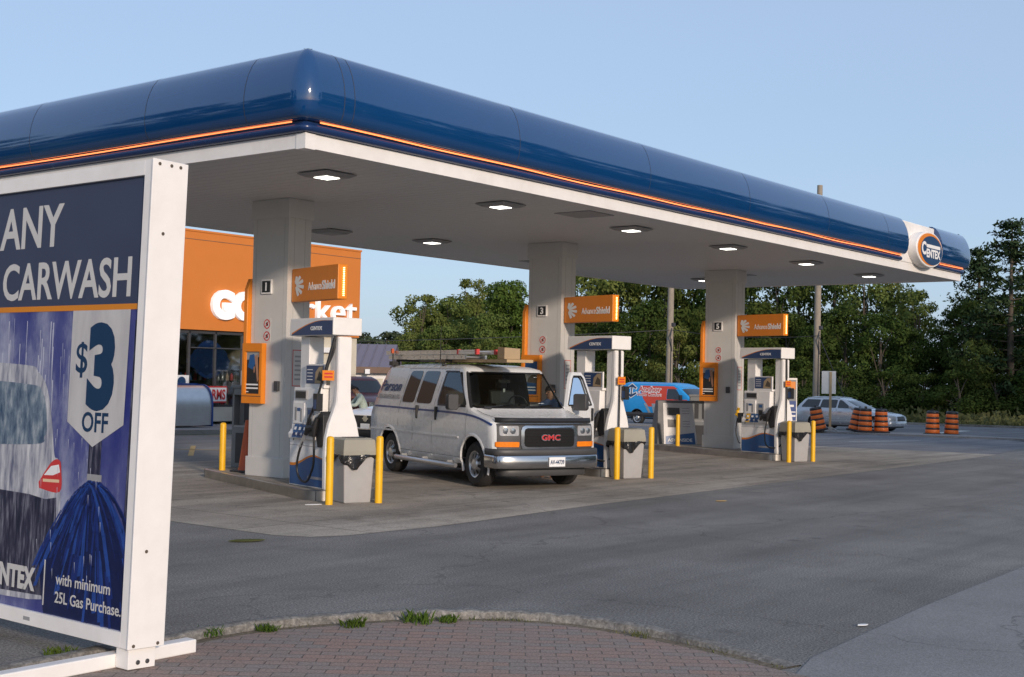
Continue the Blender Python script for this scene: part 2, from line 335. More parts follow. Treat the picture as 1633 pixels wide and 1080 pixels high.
# ================================================================= SETTING
def ground():
    rows = [-60, 36, 75, 700]; bm = bmesh.new(); g = []
    px = Vector((FWH.y, -FWH.x))
    for d in rows:
        g.append([bm.verts.new((CAM.x+FWH.x*d+px.x*l, CAM.y+FWH.y*d+px.y*l, -0.012*min(max(d-36, 0), 39)-.006)) for l in (-600, -60, 0, 60, 600)])
    for i in range(3):
        for j in range(4): bm.faces.new((g[i][j], g[i][j+1], g[i+1][j+1], g[i+1][j]))
    bmesh.ops.recalc_face_normals(bm, faces=bm.faces)
    me = bpy.data.meshes.new('ground'); bm.to_mesh(me); bm.free(); me.materials.append(M['verge'])
    o = bpy.data.objects.new('ground', me); COL.objects.link(o); tag(o, kind='structure')
ground()
drape('forecourt_asphalt', [(-40, -40), (40, -40), (40, 3), (40, 18.4), (-40, 18.4)], 0, 'asphalt')
pad = [(-1.02, 9.4), (-1.0, .0), (-.98, -.75), (-.78, -1.12), (-.4, -1.3), (1.1, -1.42), (4.9, -1.18), (12.8, -1.0), (22.3, -.75), (25.2, -.6), (25.2, 9.6)]
drape('concrete_pad', pad, .004, 'concrete')
drape('driveway', [(25.2, -.6), (32, .6), (39.4, 2.0), (39.4, 22), (34, 22), (25.2, 12)], .004, 'drive')
drape('road', [(40.02, -300), (63, -300), (63, 300), (40.02, 300)], .001, 'road')
drape('median', [(39.5, 2.2), (41.6, 5.8), (42.2, 8), (41.2, 16), (40.2, 30), (38.6, 30), (38.9, 14), (39.1, 6)], .07, 'slabc', thick=.12)
drape('road_kerb', [(62.7, -200), (63.6, -200), (63.6, 200), (62.7, 200)], .10, 'curbc', thick=.14)
drape('store_walk', [(3, 18.4), (30, 19.6), (30, 23.4), (3, 23.4)], .13, 'slabc', thick=.2)
drape('sidewalk_slab', [(-3.32, -8.36), (-2.72, -8.2), (-.02, -8.01), (2.98, -7.91), (12, -7.6), (12, -14), (-4.2, -14)], .006, 'slabc')
# near kerb: a low concrete hump bending round the paver bed
curb = [(-9.5, -5.2), (-6.85, -5.0), (-5.9, -4.96), (-5.03, -4.95), (-4.45, -5.14), (-3.95, -5.40), (-3.55, -5.75), (-3.3, -6.05), (-3.12, -6.45), (-3.08, -6.9), (-3.1, -7.3), (-3.2, -7.9), (-3.32, -8.36)]
def smooth_path(p, n=6):
    out = []
    for i in range(len(p)-1):
        p0, p1, p2, p3 = [Vector(p[max(0, min(len(p)-1, i+k))]) for k in (-1, 0, 1, 2)]
        for j in range(n):
            t = j/n; out.append(.5*((2*p1)+(p2-p0)*t+(2*p0-5*p1+4*p2-p3)*t*t+(3*p1-p0-3*p2+p3)*t**3))
    out.append(Vector(p[-1])); return out
cp = smooth_path([(CAM.x+(x-CAM.x)*1.034, CAM.y+(y-CAM.y)*1.034) for x, y in curb])
cb = MB(); rings = []
for i, p in enumerate(cp):
    d = (cp[min(i+1, len(cp)-1)]-cp[max(i-1, 0)]).normalized(); nrm = Vector((-d.y, d.x))
    h = .055*min(1, (len(cp)-1-i)/14)*(1+.10*math.sin(i*2.1))+.012; wv = .012*math.sin(i*1.7)
    rings.append([(p.x+nrm.x*o, p.y+nrm.y*o, z) for o, z in ((.085, -.01), (.07, h*.75), (.035, h), (-.03, h), (-.055+wv*.7, h*.86), (-.075+wv*.7, -.01))])
cb.loft(rings, 0, closed=False, cap0=False, cap1=False)
tag(cb.build('kerb', 'curbc', smooth=50), kind='structure')
# dirt seam and pavers
def offset(path, o): 
    out = []
    for i, p in enumerate(path):
        d = (path[min(i+1, len(path)-1)]-path[max(i-1, 0)]).normalized(); out.append((p.x-(-d.y)*o, p.y-d.x*o))
    return out
drape('kerb_dirt', [(p.x, p.y) for p in cp]+offset(cp, .24)[::-1], .007, 'dirt')
def paver_mat():
    m = bpy.data.materials.new('brick_pavers'); m.use_nodes = True; t = m.node_tree; b = t.nodes['Principled BSDF']; L = t.links.new
    tc = N(t, 'ShaderNodeTexCoord'); mp = N(t, 'ShaderNodeMapping'); mp.inputs['Rotation'].default_value = (0, 0, R(52)); L(tc.outputs['Object'], mp.inputs[0])
    wn = N(t, 'ShaderNodeTexNoise'); wn.inputs['Scale'].default_value = 5; L(mp.outputs[0], wn.inputs['Vector'])
    ad = N(t, 'ShaderNodeVectorMath', operation='MULTIPLY_ADD'); L(wn.outputs[1], ad.inputs[0]); ad.inputs[1].default_value = (.018, .018, 0); L(mp.outputs[0], ad.inputs[2])
    br = N(t, 'ShaderNodeTexBrick'); br.inputs['Scale'].default_value = 1; br.inputs['Brick Width'].default_value = .21; br.inputs['Row Height'].default_value = .105; br.inputs['Mortar Size'].default_value = .005; br.inputs['Mortar Smooth'].default_value = .4; br.inputs['Bias'].default_value = -.1
    br.inputs['Color1'].default_value = (.30, .20, .165, 1); br.inputs['Color2'].default_value = (.235, .205, .185, 1); br.inputs['Mortar'].default_value = (.14, .115, .098, 1); L(ad.outputs[0], br.inputs['Vector'])
    n = N(t, 'ShaderNodeTexNoise'); n.inputs['Scale'].default_value = 1.3; n.inputs['Detail'].default_value = 8; n.inputs['Roughness'].default_value = .7; L(tc.outputs['Object'], n.inputs['Vector'])
    n2 = N(t, 'ShaderNodeTexNoise'); n2.inputs['Scale'].default_value = 70; n2.inputs['Detail'].default_value = 3; L(tc.outputs['Object'], n2.inputs['Vector'])
    x = N(t, 'ShaderNodeMix', data_type='RGBA'); x.inputs[7].default_value = (.235, .20, .168, 1); L(br.outputs[0], x.inputs[6])
    mr = N(t, 'ShaderNodeMapRange'); mr.inputs[1].default_value = .45; mr.inputs[2].default_value = .75; mr.inputs[4].default_value = .7; L(n.outputs[0], mr.inputs[0]); L(mr.outputs[0], x.inputs[0])
    y = N(t, 'ShaderNodeMix', data_type='RGBA', blend_type='MULTIPLY'); y.inputs[0].default_value = .6; L(x.outputs[2], y.inputs[6]); L(ramp(t, n2.outputs[0], [(.3, (.5, .5, .5)), (.7, (1.5, 1.5, 1.5))]), y.inputs[7])
    L(y.outputs[2], b.inputs['Base Color']); b.inputs['Roughness'].default_value = .9; b.inputs['Specular IOR Level'].default_value = .25
    bp = N(t, 'ShaderNodeBump'); bp.inputs['Strength'].default_value = .8; bp.inputs['Distance'].default_value = .01; bp.invert = True; L(br.outputs['Fac'], bp.inputs['Height']); L(bp.outputs[0], b.inputs['Normal']); return m
M['pavers'] = paver_mat()
drape('brick_paving', offset(cp, .18)+[(-4.2, -14), (-18, -14), (-18, -5.4)], .012, 'pavers')
# low wall of dirty weeds: tufts along the kerb
def tuft(n, h, r, seed):
    g = np.random.default_rng(seed); m = MB()
    for _ in range(n):
        a = g.uniform(0, 6.28); q = r*math.sqrt(g.uniform(0, 1)); x, y = q*math.cos(a), q*math.sin(a); hh = h*g.uniform(.4, 1); b = g.uniform(0, 6.28); lean = hh*g.uniform(.3, 1.0); wd = .004+.003*g.uniform()
        dx, dy = math.cos(b), math.sin(b)
        p = [(x-dy*wd, y+dx*wd, 0), (x+dy*wd, y-dx*wd, 0), (x+dx*lean*.5+dy*wd*.7, y+dy*lean*.5-dx*wd*.7, hh*.7), (x+dx*lean, y+dy*lean, hh), (x+dx*lean*.5-dy*wd*.7, y+dy*lean*.5+dx*wd*.7, hh*.7)]
        m.poly(p)
    return m
tsp = [(97, 1046, .07, .10, 'ragged weed tuft at the kerb just left of the white sign post'), (337, 1013, .07, .09, 'small weed tuft at the kerb just right of the white sign post'), (425, 1006, .06, .08, 'small green weed tuft in the kerb seam, second from the sign post'), (563, 999, .08, .09, 'green weed tuft growing in the middle of the kerb seam'), (665, 993, .10, .12, 'largest and brightest weed tuft in the kerb seam'), (714, 992, .07, .07, 'weed tuft just right of the largest tuft on the kerb'), (1022, 1015, .05, .09, 'tiny dry weed tuft at the bend of the kerb')]
for i, (u, v, h, r, lab) in enumerate(tsp):
    d = (FW+RT*((u-816.5)/F)-UP*((v-540)/F)); P = CAM+d*((.012-CAM.z)/d.z)
    tag(tuft(70 if h > .055 else 30, h, r, 40+i).build('weed_tuft', 'weed' if i < 6 else 'dry', loc=P, smooth=0), lab, 'weed', 'weeds along the kerb')
def seam_growth():
    g = np.random.default_rng(77); m = MB(); edge = offset(cp, .10)
    for _ in range(900):
        k = int(g.integers(0, len(edge)-1)); q = g.uniform(); a, c = edge[k], edge[k+1]; x = a[0]+(c[0]-a[0])*q+g.normal()*.03; y = a[1]+(c[1]-a[1])*q+g.normal()*.03
        if math.sin(x*5.1)+math.sin(y*7.3+x*2)+g.normal()*.8 < .2: continue
        h = g.uniform(.008, .035); b_ = g.uniform(0, 6.28); dx, dy = math.cos(b_), math.sin(b_); wd = .004
        m.poly([(x-dy*wd, y+dx*wd, .008), (x+dy*wd, y-dx*wd, .008), (x+dx*h*.9, y+dy*h*.9, .008+h)])
    tag(m.build('seam_growth', 'dry', smooth=0), 'dry moss and short grass along the inner kerb seam', 'grass', kind='stuff')
seam_growth()
# markings
def strip(name, pts, wd, m, dz=.006):
    a = smooth_path(pts, 4) if len(pts) > 2 else [Vector(p) for p in pts]
    l, r = [], []
    for i, p in enumerate(a):
        d = (a[min(i+1, len(a)-1)]-a[max(i-1, 0)]).normalized(); n = Vector((-d.y, d.x))*wd/2; l.append((p.x+n.x, p.y+n.y)); r.append((p.x-n.x, p.y-n.y))
    return drape(name, l+r[::-1], dz, m)
for pts in ([(5.2, 16.4), (8.6, 12.2), (9.4, 11.2)], [(6.8, 10.9), (9.2, 13.9)], [(9.0, 11.1), (10.6, 13.2)], [(12.6, 17.6), (14.2, 15.6)], [(5.0, 12.8), (7.6, 15.6)]): strip('parking_line', pts, .12, 'markyellow')
strip('lane_line', [(44.5, 8.3), (52, 9.4)], .5, 'markwhite', .008); strip('lane_line', [(30.2, 5.9), (34.0, 4.9)], .16, 'markwhite', .008)
strip('lane_line', [(45.5, -30), (45.5, 4)], .15, 'markwhite', .008)
for c, r, sx in (((38.4, 1.5), .9, 1.6), ((39.6, 1.9), .7, 2.)):
    drape('asphalt_patch', [(c[0]+r*math.cos(a)*(1+.25*math.sin(3*a)), c[1]+r*sx*math.sin(a)*(1+.2*math.cos(4*a))) for a in [k*.35 for k in range(18)]], .009, 'patch')

# ================================================================= CANOPY
W, D, ZB, ZW, ZT = 23.845, 8.686, 4.715, 4.905, 5.99
can = thing('canopy', 'long flat forecourt canopy with glossy blue rounded fascia and orange light line', 'canopy', (0, 0, 0))
def sweep(mb, anchors, prof, mf=None, mi=0):
    mb.loft([[(x+nx*o, y+ny*o, z) for o, z in prof] for x, y, nx, ny in anchors], mi, closed=False, cap0=False, cap1=False, mf=mf)
def arc(cx, cy, r, a0, a1, n=8):
    return [(cx+r*math.cos(R(a0+(a1-a0)*k/n)), cy+r*math.sin(R(a0+(a1-a0)*k/n)), math.cos(R(a0+(a1-a0)*k/n)), math.sin(R(a0+(a1-a0)*k/n))) for k in range(n+1)]
BLUEP = [(.06, 5.05), (.15, 5.065), (.20, 5.10), (.235, 5.18), (.255, 5.30), (.255, 5.42), (.235, 5.56), (.195, 5.70), (.135, 5.83), (.06, 5.93), (-.03, 5.98), (-.12, 5.99)]
ROLLP = [(.0, 4.91), (.05, 4.91), (.085, 4.93), (.10, 4.965), (.085, 5.0), (.05, 5.02), (.04, 5.05)]
r0 = .03
LEFT = [(0, D-r0, -1, 0)]+[(0, y, -1, 0) for y in (6, 4, 2)]+arc(r0, r0, r0, 180, 270)+[(x, 0, 0, -1) for x in (3, 7, 11, 15, 19.45)]
RIGHT = [(21.78, 0, 0, -1)]+arc(W-r0, r0, r0, 270, 360)+[(W, 4, 1, 0)]+arc(W-r0, D-r0, r0, 0, 90)+[(x, D, 0, 1) for x in (20, 12, 4)]+arc(r0, D-r0, r0, 90, 180)
fb = MB(); sweep(fb, LEFT, BLUEP); sweep(fb, RIGHT, BLUEP)
for anchors in (LEFT[-1:], RIGHT[:1]):
    x, y, nx, ny = anchors[0]; fb.poly([(x, y+ny*o, z) for o, z in BLUEP]+[(x, .1, ZT), (x, .1, 5.05)])
def seam(x, y, nx, ny, d=.010):
    tx, ty = -ny, nx
    sweep(fb, [(x-tx*d/2, y-ty*d/2, nx, ny), (x+tx*d/2, y+ty*d/2, nx, ny)], [(o+.002, z+.001) for o, z in BLUEP[1:-1]], mi=1)
for x in (.42, .60, 4.05, 7.7, 11.3, 14.9, 18.2): seam(x, 0, 0, -1)
for y in (.9, 3.0, 5.9): seam(0, y, -1, 0)
fb.build('fascia', ['blue', 'darkmetal'], can, 50)
rb = MB(); sweep(rb, LEFT, ROLLP); sweep(rb, RIGHT, ROLLP); rb.build('lower_roll', 'navy', can, 50)
lb = MB()
def led(a, b, n, nx, ny):
    pts = []
    for k in range(n+1):
        t = k/n; x, y = a[0]+(b[0]-a[0])*t, a[1]+(b[1]-a[1])*t; z = 5.037+.006*math.sin(x*1.9+y)+.005*math.sin(x*.7)+(.012*math.exp(-((x-13.2)/.7)**2))
        pts.append((x+nx*.095, y+ny*.095, z))
    lb.tube(pts, .010, 6)
led((.16, 0), (19.4, 0), 60, 0, -1); led((22.0, 0), (W-.1, 0), 6, 0, -1); led((0, .16), (0, D-.2), 12, -1, 0)
lb.build('light_line', 'led', can, 0)
wb = MB()
for (x0, x1, y0, y1) in ((0, W, 0, .03), (0, W, D-.03, D), (0, .03, .03, D-.03), (W-.03, W, .03, D-.03)): wb.box(x0, x1, y0, y1, ZB, ZW)
wb.box(-.012, .16, -.012, .16, ZB-.012, ZW-.002)
wb.build('white_band', 'white', can, 30)
pb = MB(); pb.box(19.45, 21.78, -.02, .2, ZW+.002, 5.93); pb.build('logo_backing', 'white', can, 30, bevel=.02)
sb = MB()
sb.box(.03, W-.03, .03, D-.03, 4.745, 4.80)
for i in range(118):
    x = .05+i*.2; sb.box(x, x+.19, .04, D-.04, 4.738, 4.745)
for (x, y) in ((6.9, .45), (6.6, 6.6), (13.9, 6.7), (19.4, 4.2)): sb.box(x, x+.75, y, y+.75, 4.725, 4.738, 1)
sb.build('soffit', ['soffit', 'grey'], can, 0)
tb = MB(); tb.box(.05, W-.05, .05, D-.05, 5.6, 5.75); tb.build('roof_deck', 'grey', can, 0)
for x, y in ((4.6, 8.67), (13.2, 8.67), (19.4, 8.67), (1.6, 8.67)):
    h = MB(); h.lathe([(.001, 0), (.03, 0), (.03, .06), (.001, .06)], 10, 'y', (x, D, 4.80)); h.build('drain_spout', 'black', can)
# oval brand sign on the fascia
lg = thing('logo_sign', 'oval navy and orange logo sign on the white part of the canopy fascia', 'sign', (20.85, -.12, 5.295))
ov = lambda a, b, cx=0, cz=0, n=48: [(cx+a*math.cos(2*math.pi*k/n), cz+b*math.sin(2*math.pi*k/n)) for k in range(n)]
b = MB(); b.prism(ov(.90, .45), 'y', -.14, .10); b.build('drum', 'white', lg, 40, bevel=.02)
b = MB(); b.prism(ov(.83, .405), 'y', -.15, -.14); b.build('orange_face', 'orange', lg, 0)
b = MB(); b.prism(ov(.735, .365, .085, -.025), 'y', -.156, -.15); b.build('navy_face', 'ink', lg, 0)
text('C', 'lettering', 'inkwhite', lg, (-.60, -.156, -.14), (1, 0, 0), (0, 0, 1), .30, bold=.04, width=.30)
text('ENTEX', 'lettering', 'inkwhite', lg, (-.27, -.156, -.20), (1, 0, 0), (0, 0, 1), .20, bold=.04, width=.95)
b = MB(); b.box(-.27, .66, -.162, -.156, .035, .12)
b.build('tagline', 'inkwhite', lg, 0)
# canopy lights
def light():
    t = thing('canopy_light', 'x', 'light', (0, 0, 4.724), 0, 'square lights under the canopy')
    b = MB(); b.loft([[(-s, -s, z), (s, -s, z), (s, s, z), (-s, s, z)] for s, z in ((.30, .0), (.30, -.012), (.22, -.05))], 0); b.build('housing', 'grey', t, 0)
    b = MB(); b.box(-.13, .13, -.13, .13, -.058, -.05); b.build('lens', 'lamp', t, 0)
    return t
L0 = light(); L0.location = (1.72, 1.42, 4.724); L0['label'] = 'lit square canopy light nearest the rounded corner, in front of the first pillar'
for (x, y), lab in zip([(5.48, 1.25), (9.35, 1.2), (13.1, 1.2), (17.07, 1.3), (21.0, 1.4), (9.25, 6.15), (20.6, 6.05)],
    ['second lit canopy light from the left in the front row', 'lit canopy light right of the middle pillar top in the front row', 'lit canopy light above and left of the third pillar in the front row', 'lit canopy light just right of the third pillar in the front row', 'rightmost lit canopy light near the oval logo end', 'lit canopy light in the back row left of the middle pillar', 'lit canopy light in the back row at the left edge of the third pillar']):
    dup(L0, lab, (x, y, 4.724))
t = thing('canopy_light', 'unlit canopy light in the back row just right of the first pillar', 'light', (6.9, 6.75, 4.724), 0, 'square lights under the canopy')
b = MB(); b.loft([[(-s, -s, z), (s, -s, z), (s, s, z), (-s, s, z)] for s, z in ((.30, .0), (.30, -.012), (.22, -.06))], 0); b.build('housing', 'grey', t, 0)

# ================================================================= PILLARS
COLX = [3.20, 10.80, 18.36]
NAMES = ['first', 'middle', 'third']
def pillar(x, nm):
    t = thing('canopy_pillar', f'pale grey boxed steel pillar holding up the canopy, {nm}', 'pillar', (x, 3.86, .15), 0, 'canopy pillars')
    b = MB(); b.box(0, .50, 0, .87, .0, 4.59-.02)
    b.box(.13, .135, -.003, 0, .3, 4.3, 1); b.box(.36, .365, -.003, 0, .3, 4.3, 1); b.box(-.003, 0, .09, .094, .3, 4.5, 1); b.box(-.003, 0, .78, .784, .3, 4.5, 1)
    b.build('shaft', ['column', 'grey'], t, 0, bevel=.006)
    b = MB(); b.box(-.03, .53, -.03, .90, 4.27, 4.585); b.build('collar', 'column', t, 0, bevel=.006)
    b = MB(); b.box(-.03, .53, -.03, .90, 0, .32); b.build('plinth', 'column', t, 0, bevel=.008)
    b = MB(); b.box(-.05, 0, .12, .22, 1.42, 1.58); b.build('switch_box', 'darkmetal', t, 0, bevel=.006)
    b = MB(); b.box(-.004, 0, .38, .56, 2.22, 2.62); 
    st = b.build('warning_sticker', 'column', t, 0)
    b = MB()
    for k in range(2):
        cz = 2.52-.2*k
        for i in range(20):
            a0, a1 = 2*math.pi*i/20, 2*math.pi*(i+1)/20
            b.poly([(-.006, .47+q*math.cos(a), cz+q*math.sin(a)) for q, a in ((.062, a0), (.08, a0), (.08, a1), (.062, a1))])
        b.poly([(-.006, .47+p, cz+q) for p, q in ((-.055, .045), (-.045, .055), (.055, -.045), (.045, -.055))])
    b.build('prohibition_ring', 'inkred', st, 0)
    b = MB()
    for k in range(2):
        cz = 2.52-.2*k; b.poly([(-.005, .47+p, cz+q) for p, q in ((-.03, -.03), (.02, -.03), (.03, .02), (-.02, .035))])
    b.build('prohibition_mark', 'black', st, 0)
    b = MB(); b.box(.15, .38, -.004, 0, 1.50, 2.10); b.box(.15, .38, -.006, -.004, 1.50, 1.512, 1); b.box(.15, .38, -.006, -.004, 2.088, 2.1, 1); b.box(.15, .162, -.006, -.004, 1.512, 2.088, 1); b.box(.368, .38, -.006, -.004, 1.512, 2.088, 1)
    for k in range(6): b.box(.20, .33, -.006, -.004, 1.6+.075*k, 1.63+.075*k, 2)
    b.build('instruction_sticker', ['column', 'inkred', 'grey'], t, 0)
    return t
for i, x in enumerate(COLX):
    pillar(x, ['the one nearest the camera marked 1', 'the one behind the white van marked 3', 'the farthest one marked 5'][i])
    # number plate
    t = thing('number_sign', f'small black and white number {1+2*i} plate on the {NAMES[i]} pillar', 'sign', (x, 3.86, .15), 0, 'pump number plates')
    b = MB(); b.box(-.03, -.002, .36, .61, 3.02, 3.26); b.build('plate', 'white', t, 0, bevel=.004)
    b = MB(); b.box(-.035, -.03, .385, .585, 3.045, 3.235); b.build('face', 'black', t, 0)
    text(str(1+2*i), 'numeral', 'inkwhite', t, (-.035, .485, 3.075), (0, -1, 0), (0, 0, 1), .13, bold=.03, align='CENTER')
    # framed poster
    t = thing('framed_poster', f'orange framed advertising poster on the {NAMES[i]} pillar', 'poster', (x, 3.86, .15), 0, 'orange poster frames')
    b = MB()
    for (y0, y1, z0, z1) in ((.47, .96, 2.06, 2.20), (.47, .96, 1.20, 1.36), (.47, .53, 1.36, 2.06), (.90, .96, 1.36, 2.06)): b.box(-.10, -.002, y0, y1, z0, z1)
    b.box(-.104, -.1, .475, .955, 1.315, 1.325, 1)
    b.build('frame', ['orange', 'darkmetal'], t, 0, bevel=.008)
    b = MB(); b.box(-.07, -.03, .53, .90, 1.36, 2.06); pst = b.build('picture', 'black' if i != 1 else 'pumpblue', t, 0)
    b = MB()
    if i != 1:
        b.poly([(-.074, y, z) for y, z in ((.84, 1.80), (.72, 1.76), (.62, 1.92), (.70, 2.02), (.80, 2.0))], 0)
        b.poly([(-.075, y, z) for y, z in ((.68, 1.98), (.60, 2.02), (.56, 1.60), (.60, 1.55), (.645, 1.80))], 1)
        b.poly([(-.0755, y, z) for y, z in ((.70, 1.80), (.66, 1.82), (.665, 1.72), (.69, 1.70))], 1)
        b.poly([(-.073, y, z) for y, z in ((.90, 2.06), (.53, 2.06), (.53, 1.98), (.70, 1.94), (.90, 1.92))], 3)
    else:
        b.poly([(-.074, y, z) for y, z in ((.90, 1.62), (.53, 1.60), (.53, 1.80), (.62, 1.86), (.76, 1.83), (.90, 1.86))], 3)
        b.poly([(-.075, y, z) for y, z in ((.80, 1.62), (.53, 1.60), (.53, 1.74), (.60, 1.78), (.70, 1.77), (.78, 1.70))], 4)
    for k in range(2): b.box(-.076, -.07, .58, .88, 1.50-.06*k, 1.525-.06*k, 2)
    b.box(-.076, -.07, .82, .88, 1.385, 1.40, 2)
    b.build('artwork', ['pumpblue', 'skin', 'inkwhite', 'grey', 'bark'], pst, 0)
    # rounded orange board on the back of the pillar
    t = thing('orange_board', f'tall orange board with a rounded top on the back of the {NAMES[i]} pillar', 'sign board', (x, 3.86, .15), 0, 'orange boards behind the pillars')
    b = MB(); b.prism([(-.09, 1.2), (.59, 1.2), (.59, 3.1), (.52, 3.28), (-.02, 3.28), (-.09, 3.1)], 'y', .875, .96); b.build('board', 'orange', t, 30, bevel=.01)
    b = MB(); b.box(-.05, .55, .96, .966, 1.6, 2.9); b.build('back_face', 'white', t, 0)

# ================================================================= ISLANDS AND PUMPS
TH = R(19); OI = [(2.23, 1.23), (9.53, 1.17), (17.17, 1.42)]
def ipos(i, r, bk, z=0.): o = OI[i]; return (o[0]+r*math.cos(TH)+bk*math.sin(TH), o[1]-r*math.sin(TH)+bk*math.cos(TH), z)
def island(i):
    t = thing('pump_island', f'raised concrete pump island with a steel edge under the {NAMES[i]} pump', 'pump island', ipos(i, 0, 0), -TH, 'pump islands')
    def out(d):
        x0, x1, y0, y1, r = -.47-d, .80+d, .50-d, 5.3+d, .34
        return rrect(x0, x1, y0, y1, r, 7)
    b = MB(); b.prism(out(-.012), 'z', .002, .15); b.build('top', 'concrete', t, 40)
    b = MB(); o1, o2 = out(0), out(-.035); n = len(o1)
    b.loft([[(x, y, 0) for x, y in o1], [(x, y, .147) for x, y in o1], [(x, y, .155) for x, y in o2]], 0, cap0=False, cap1=False)
    for k in (0, 7, 13, 20, 24):
        x, y = o1[k]; b.tube([(x, y, .004), (x, y, .15)], .006, 6, 1)
    b.build('steel_edge', ['steel', 'darkmetal'], t, 40)
for i in range(3): island(i)
WAVE = lambda t: .30+.17*(0.5-0.5*math.cos(math.pi*min(1, max(0, t*1.5-.1))))-.05*max(0, t-.75)*3
def pump(i):
    t = thing('fuel_pump', ['white and blue fuel pump nearest the camera, its black hose looped low in front', 'white and blue fuel pump right behind the open van door', 'farthest white and blue fuel pump with a yellow nozzle, beside the third pillar'][i], 'fuel pump', ipos(i, .03, 1.28, .15), -R(13), 'fuel pumps')
    wm = 'white'
    b = MB(); b.box(-.24, .24, -.55, .52, 0, .86); b.build('lower_cabinet', wm, t, 0, bevel=.012)
    # blue wave panel with its orange line, on both long sides
    n = 16
    for sx in (-1, 1):
        bw = MB(); X = sx*.243; Y = lambda q: .50-1.03*q
        lo = [(X, Y(k/n), .02) for k in range(n+1)]; hi = [(X, Y(k/n), WAVE(k/n)) for k in range(n+1)]; h2 = [(X, Y(k/n), WAVE(k/n)+.045-.03*(k/n)) for k in range(n+1)]
        for k in range(n):
            bw.poly([lo[k], lo[k+1], hi[k+1], hi[k]], 0); bw.poly([hi[k], hi[k+1], h2[k+1], h2[k]], 1)
        bw.build('wave_panel', ['pumpblue', 'orange'], t, 0)
    b = MB(); b.box(-.246, -.243, -.50, -.05, .13, .17); b.build('motto_bar', 'faded', t, 0)
    b = MB(); b.box(-.2415, -.24, -.545, .515, .615, .620); b.box(-.2415, -.24, .10, .104, .62, .86); b.box(-.2415, -.24, -.545, .515, .835, .84); b.build('panel_seam', 'darkmetal', t, 0)
    b = MB(); b.lathe([(.001, 0), (.014, 0), (.014, -.006), (.001, -.006)], 10, 'x', (-.24, .40, .70)); b.lathe([(.001, 0), (.014, 0), (.014, -.006), (.001, -.006)], 10, 'x', (-.24, -.40, .70)); b.build('lock', 'darkmetal', t, 0)
    b = MB(); b.box(-.245, -.242, -.30, -.12, .72, .80); b.build('notice_label', 'inkred' if i == 0 else 'yellow', t, 0)
    # bottle shaped end panel
    prof = [(-.29, 0), (-.30, .55), (-.285, .78), (-.24, .98), (-.17, 1.16), (-.125, 1.30), (-.115, 1.5), (-.115, 2.28)]
    b = MB(); b.prism(prof+[(-x, z) for x, z in prof[::-1]], 'y', -.66, -.56); b.build('end_panel', wm, t, 30, bevel=.02)
    b = MB(); b.prism([(x*.93, z*.985+.01) for x, z in prof]+[(-x*.93, z*.985+.01) for x, z in prof[::-1]], 'y', -.664, -.66); b.build('end_inset', wm, t, 30)
    b = MB(); b.box(-.11, .11, -.56, -.42, .86, 2.28); b.build('post', wm, t, 0, bevel=.01)
    b = MB(); b.box(-.13, .13, .18, .44, .86, 2.28); b.build('post', wm, t, 0, bevel=.01)
    # head
    b = MB(); pts = [(-.72, 2.56), (.58, 2.56), (.60, 2.30), (.45, 2.285), (.0, 2.30), (-.45, 2.315), (-.72, 2.295)]
    b.prism(pts, 'x', -.25, .25); b.build('head', wm, t, 0, bevel=.015)
    for X, s in ((-.253, -1), (.253, 1)):
        b = MB(); top = []; bot = []; t2 = []
        for k in range(13):
            q = k/12; y = .52-1.22*q; zt = 2.315+.20*math.sin(min(1, q*1.15)*math.pi*.55); top.append((X, y, zt)); bot.append((X, y, 2.302)); t2.append((X, y, zt+.022*(1-q)))
        for k in range(12): b.poly([bot[k], bot[k+1], top[k+1], top[k]], 0); b.poly([top[k], top[k+1], t2[k+1], t2[k]], 1)
        hd = b.build('head_swoosh', ['pumpnavy', 'orange'], t, 0)
    text('CENTEX', 'lettering', 'inkwhite', t, (-.254, -.06, 2.375), (0, -1, 0), (0, 0, 1), .055, bold=.03, width=.34)
    # middle cabinet, recess, displays
    b = MB(); b.prism([(-.30, .72), (-.31, .80), (-.25, .86), (-.22, 1.50), (.22, 1.50), (.25, .86), (.31, .80), (.30, .72)], 'y', -.36, .46); b.build('middle_cabinet', wm, t, 0, bevel=.012)
    b = MB(); b.box(-.255, -.2, .02, .36, 1.32, 1.46); b.build('display_bezel', 'grey', t, 0, bevel=.006)
    b = MB(); b.box(-.26, -.255, .04, .34, 1.34, 1.44); b.build('price_display', 'black', t, 0)
    b = MB(); b.box(-.262, -.23, .06, .40, .95, 1.27, 0); b.box(-.268, -.262, .28, .34, 1.0, 1.20, 1); b.box(-.268, -.262, .12, .17, .98, 1.18, 1); b.box(-.268, -.262, .17, .27, 1.14, 1.19, 2); b.build('card_reader', ['white', 'grey', 'pumpblue'], t, 0, bevel=.004)
    b = MB(); b.box(-.262, -.22, -.20, -.02, .90, 1.20, 0); b.box(-.268, -.262, -.17, -.05, .92, 1.04, 1); b.box(-.268, -.262, -.16, -.06, 1.10, 1.17, 2); b.build('keypad', ['grey', 'black', 'pumpblue'], t, 0, bevel=.004)
    b = MB()
    for k in range(3):
        y0 = .33-.14*k; b.poly([(-.318, y0, .74), (-.318, y0-.125, .74), (-.262, y0-.125, .94), (-.262, y0, .94)], 0 if (i != 2 or k) else 1); b.poly([(-.321, y0-.02, .765), (-.321, y0-.105, .765), (-.307, y0-.105, .815), (-.307, y0-.02, .815)], 2); b.poly([(-.296, y0-.03, .855), (-.296, y0-.10, .855), (-.283, y0-.10, .90), (-.283, y0-.03, .90)], 3)
    b.build('grade_buttons', ['pumpblue', 'yellow', 'navy', 'inkwhite'], t, 0)
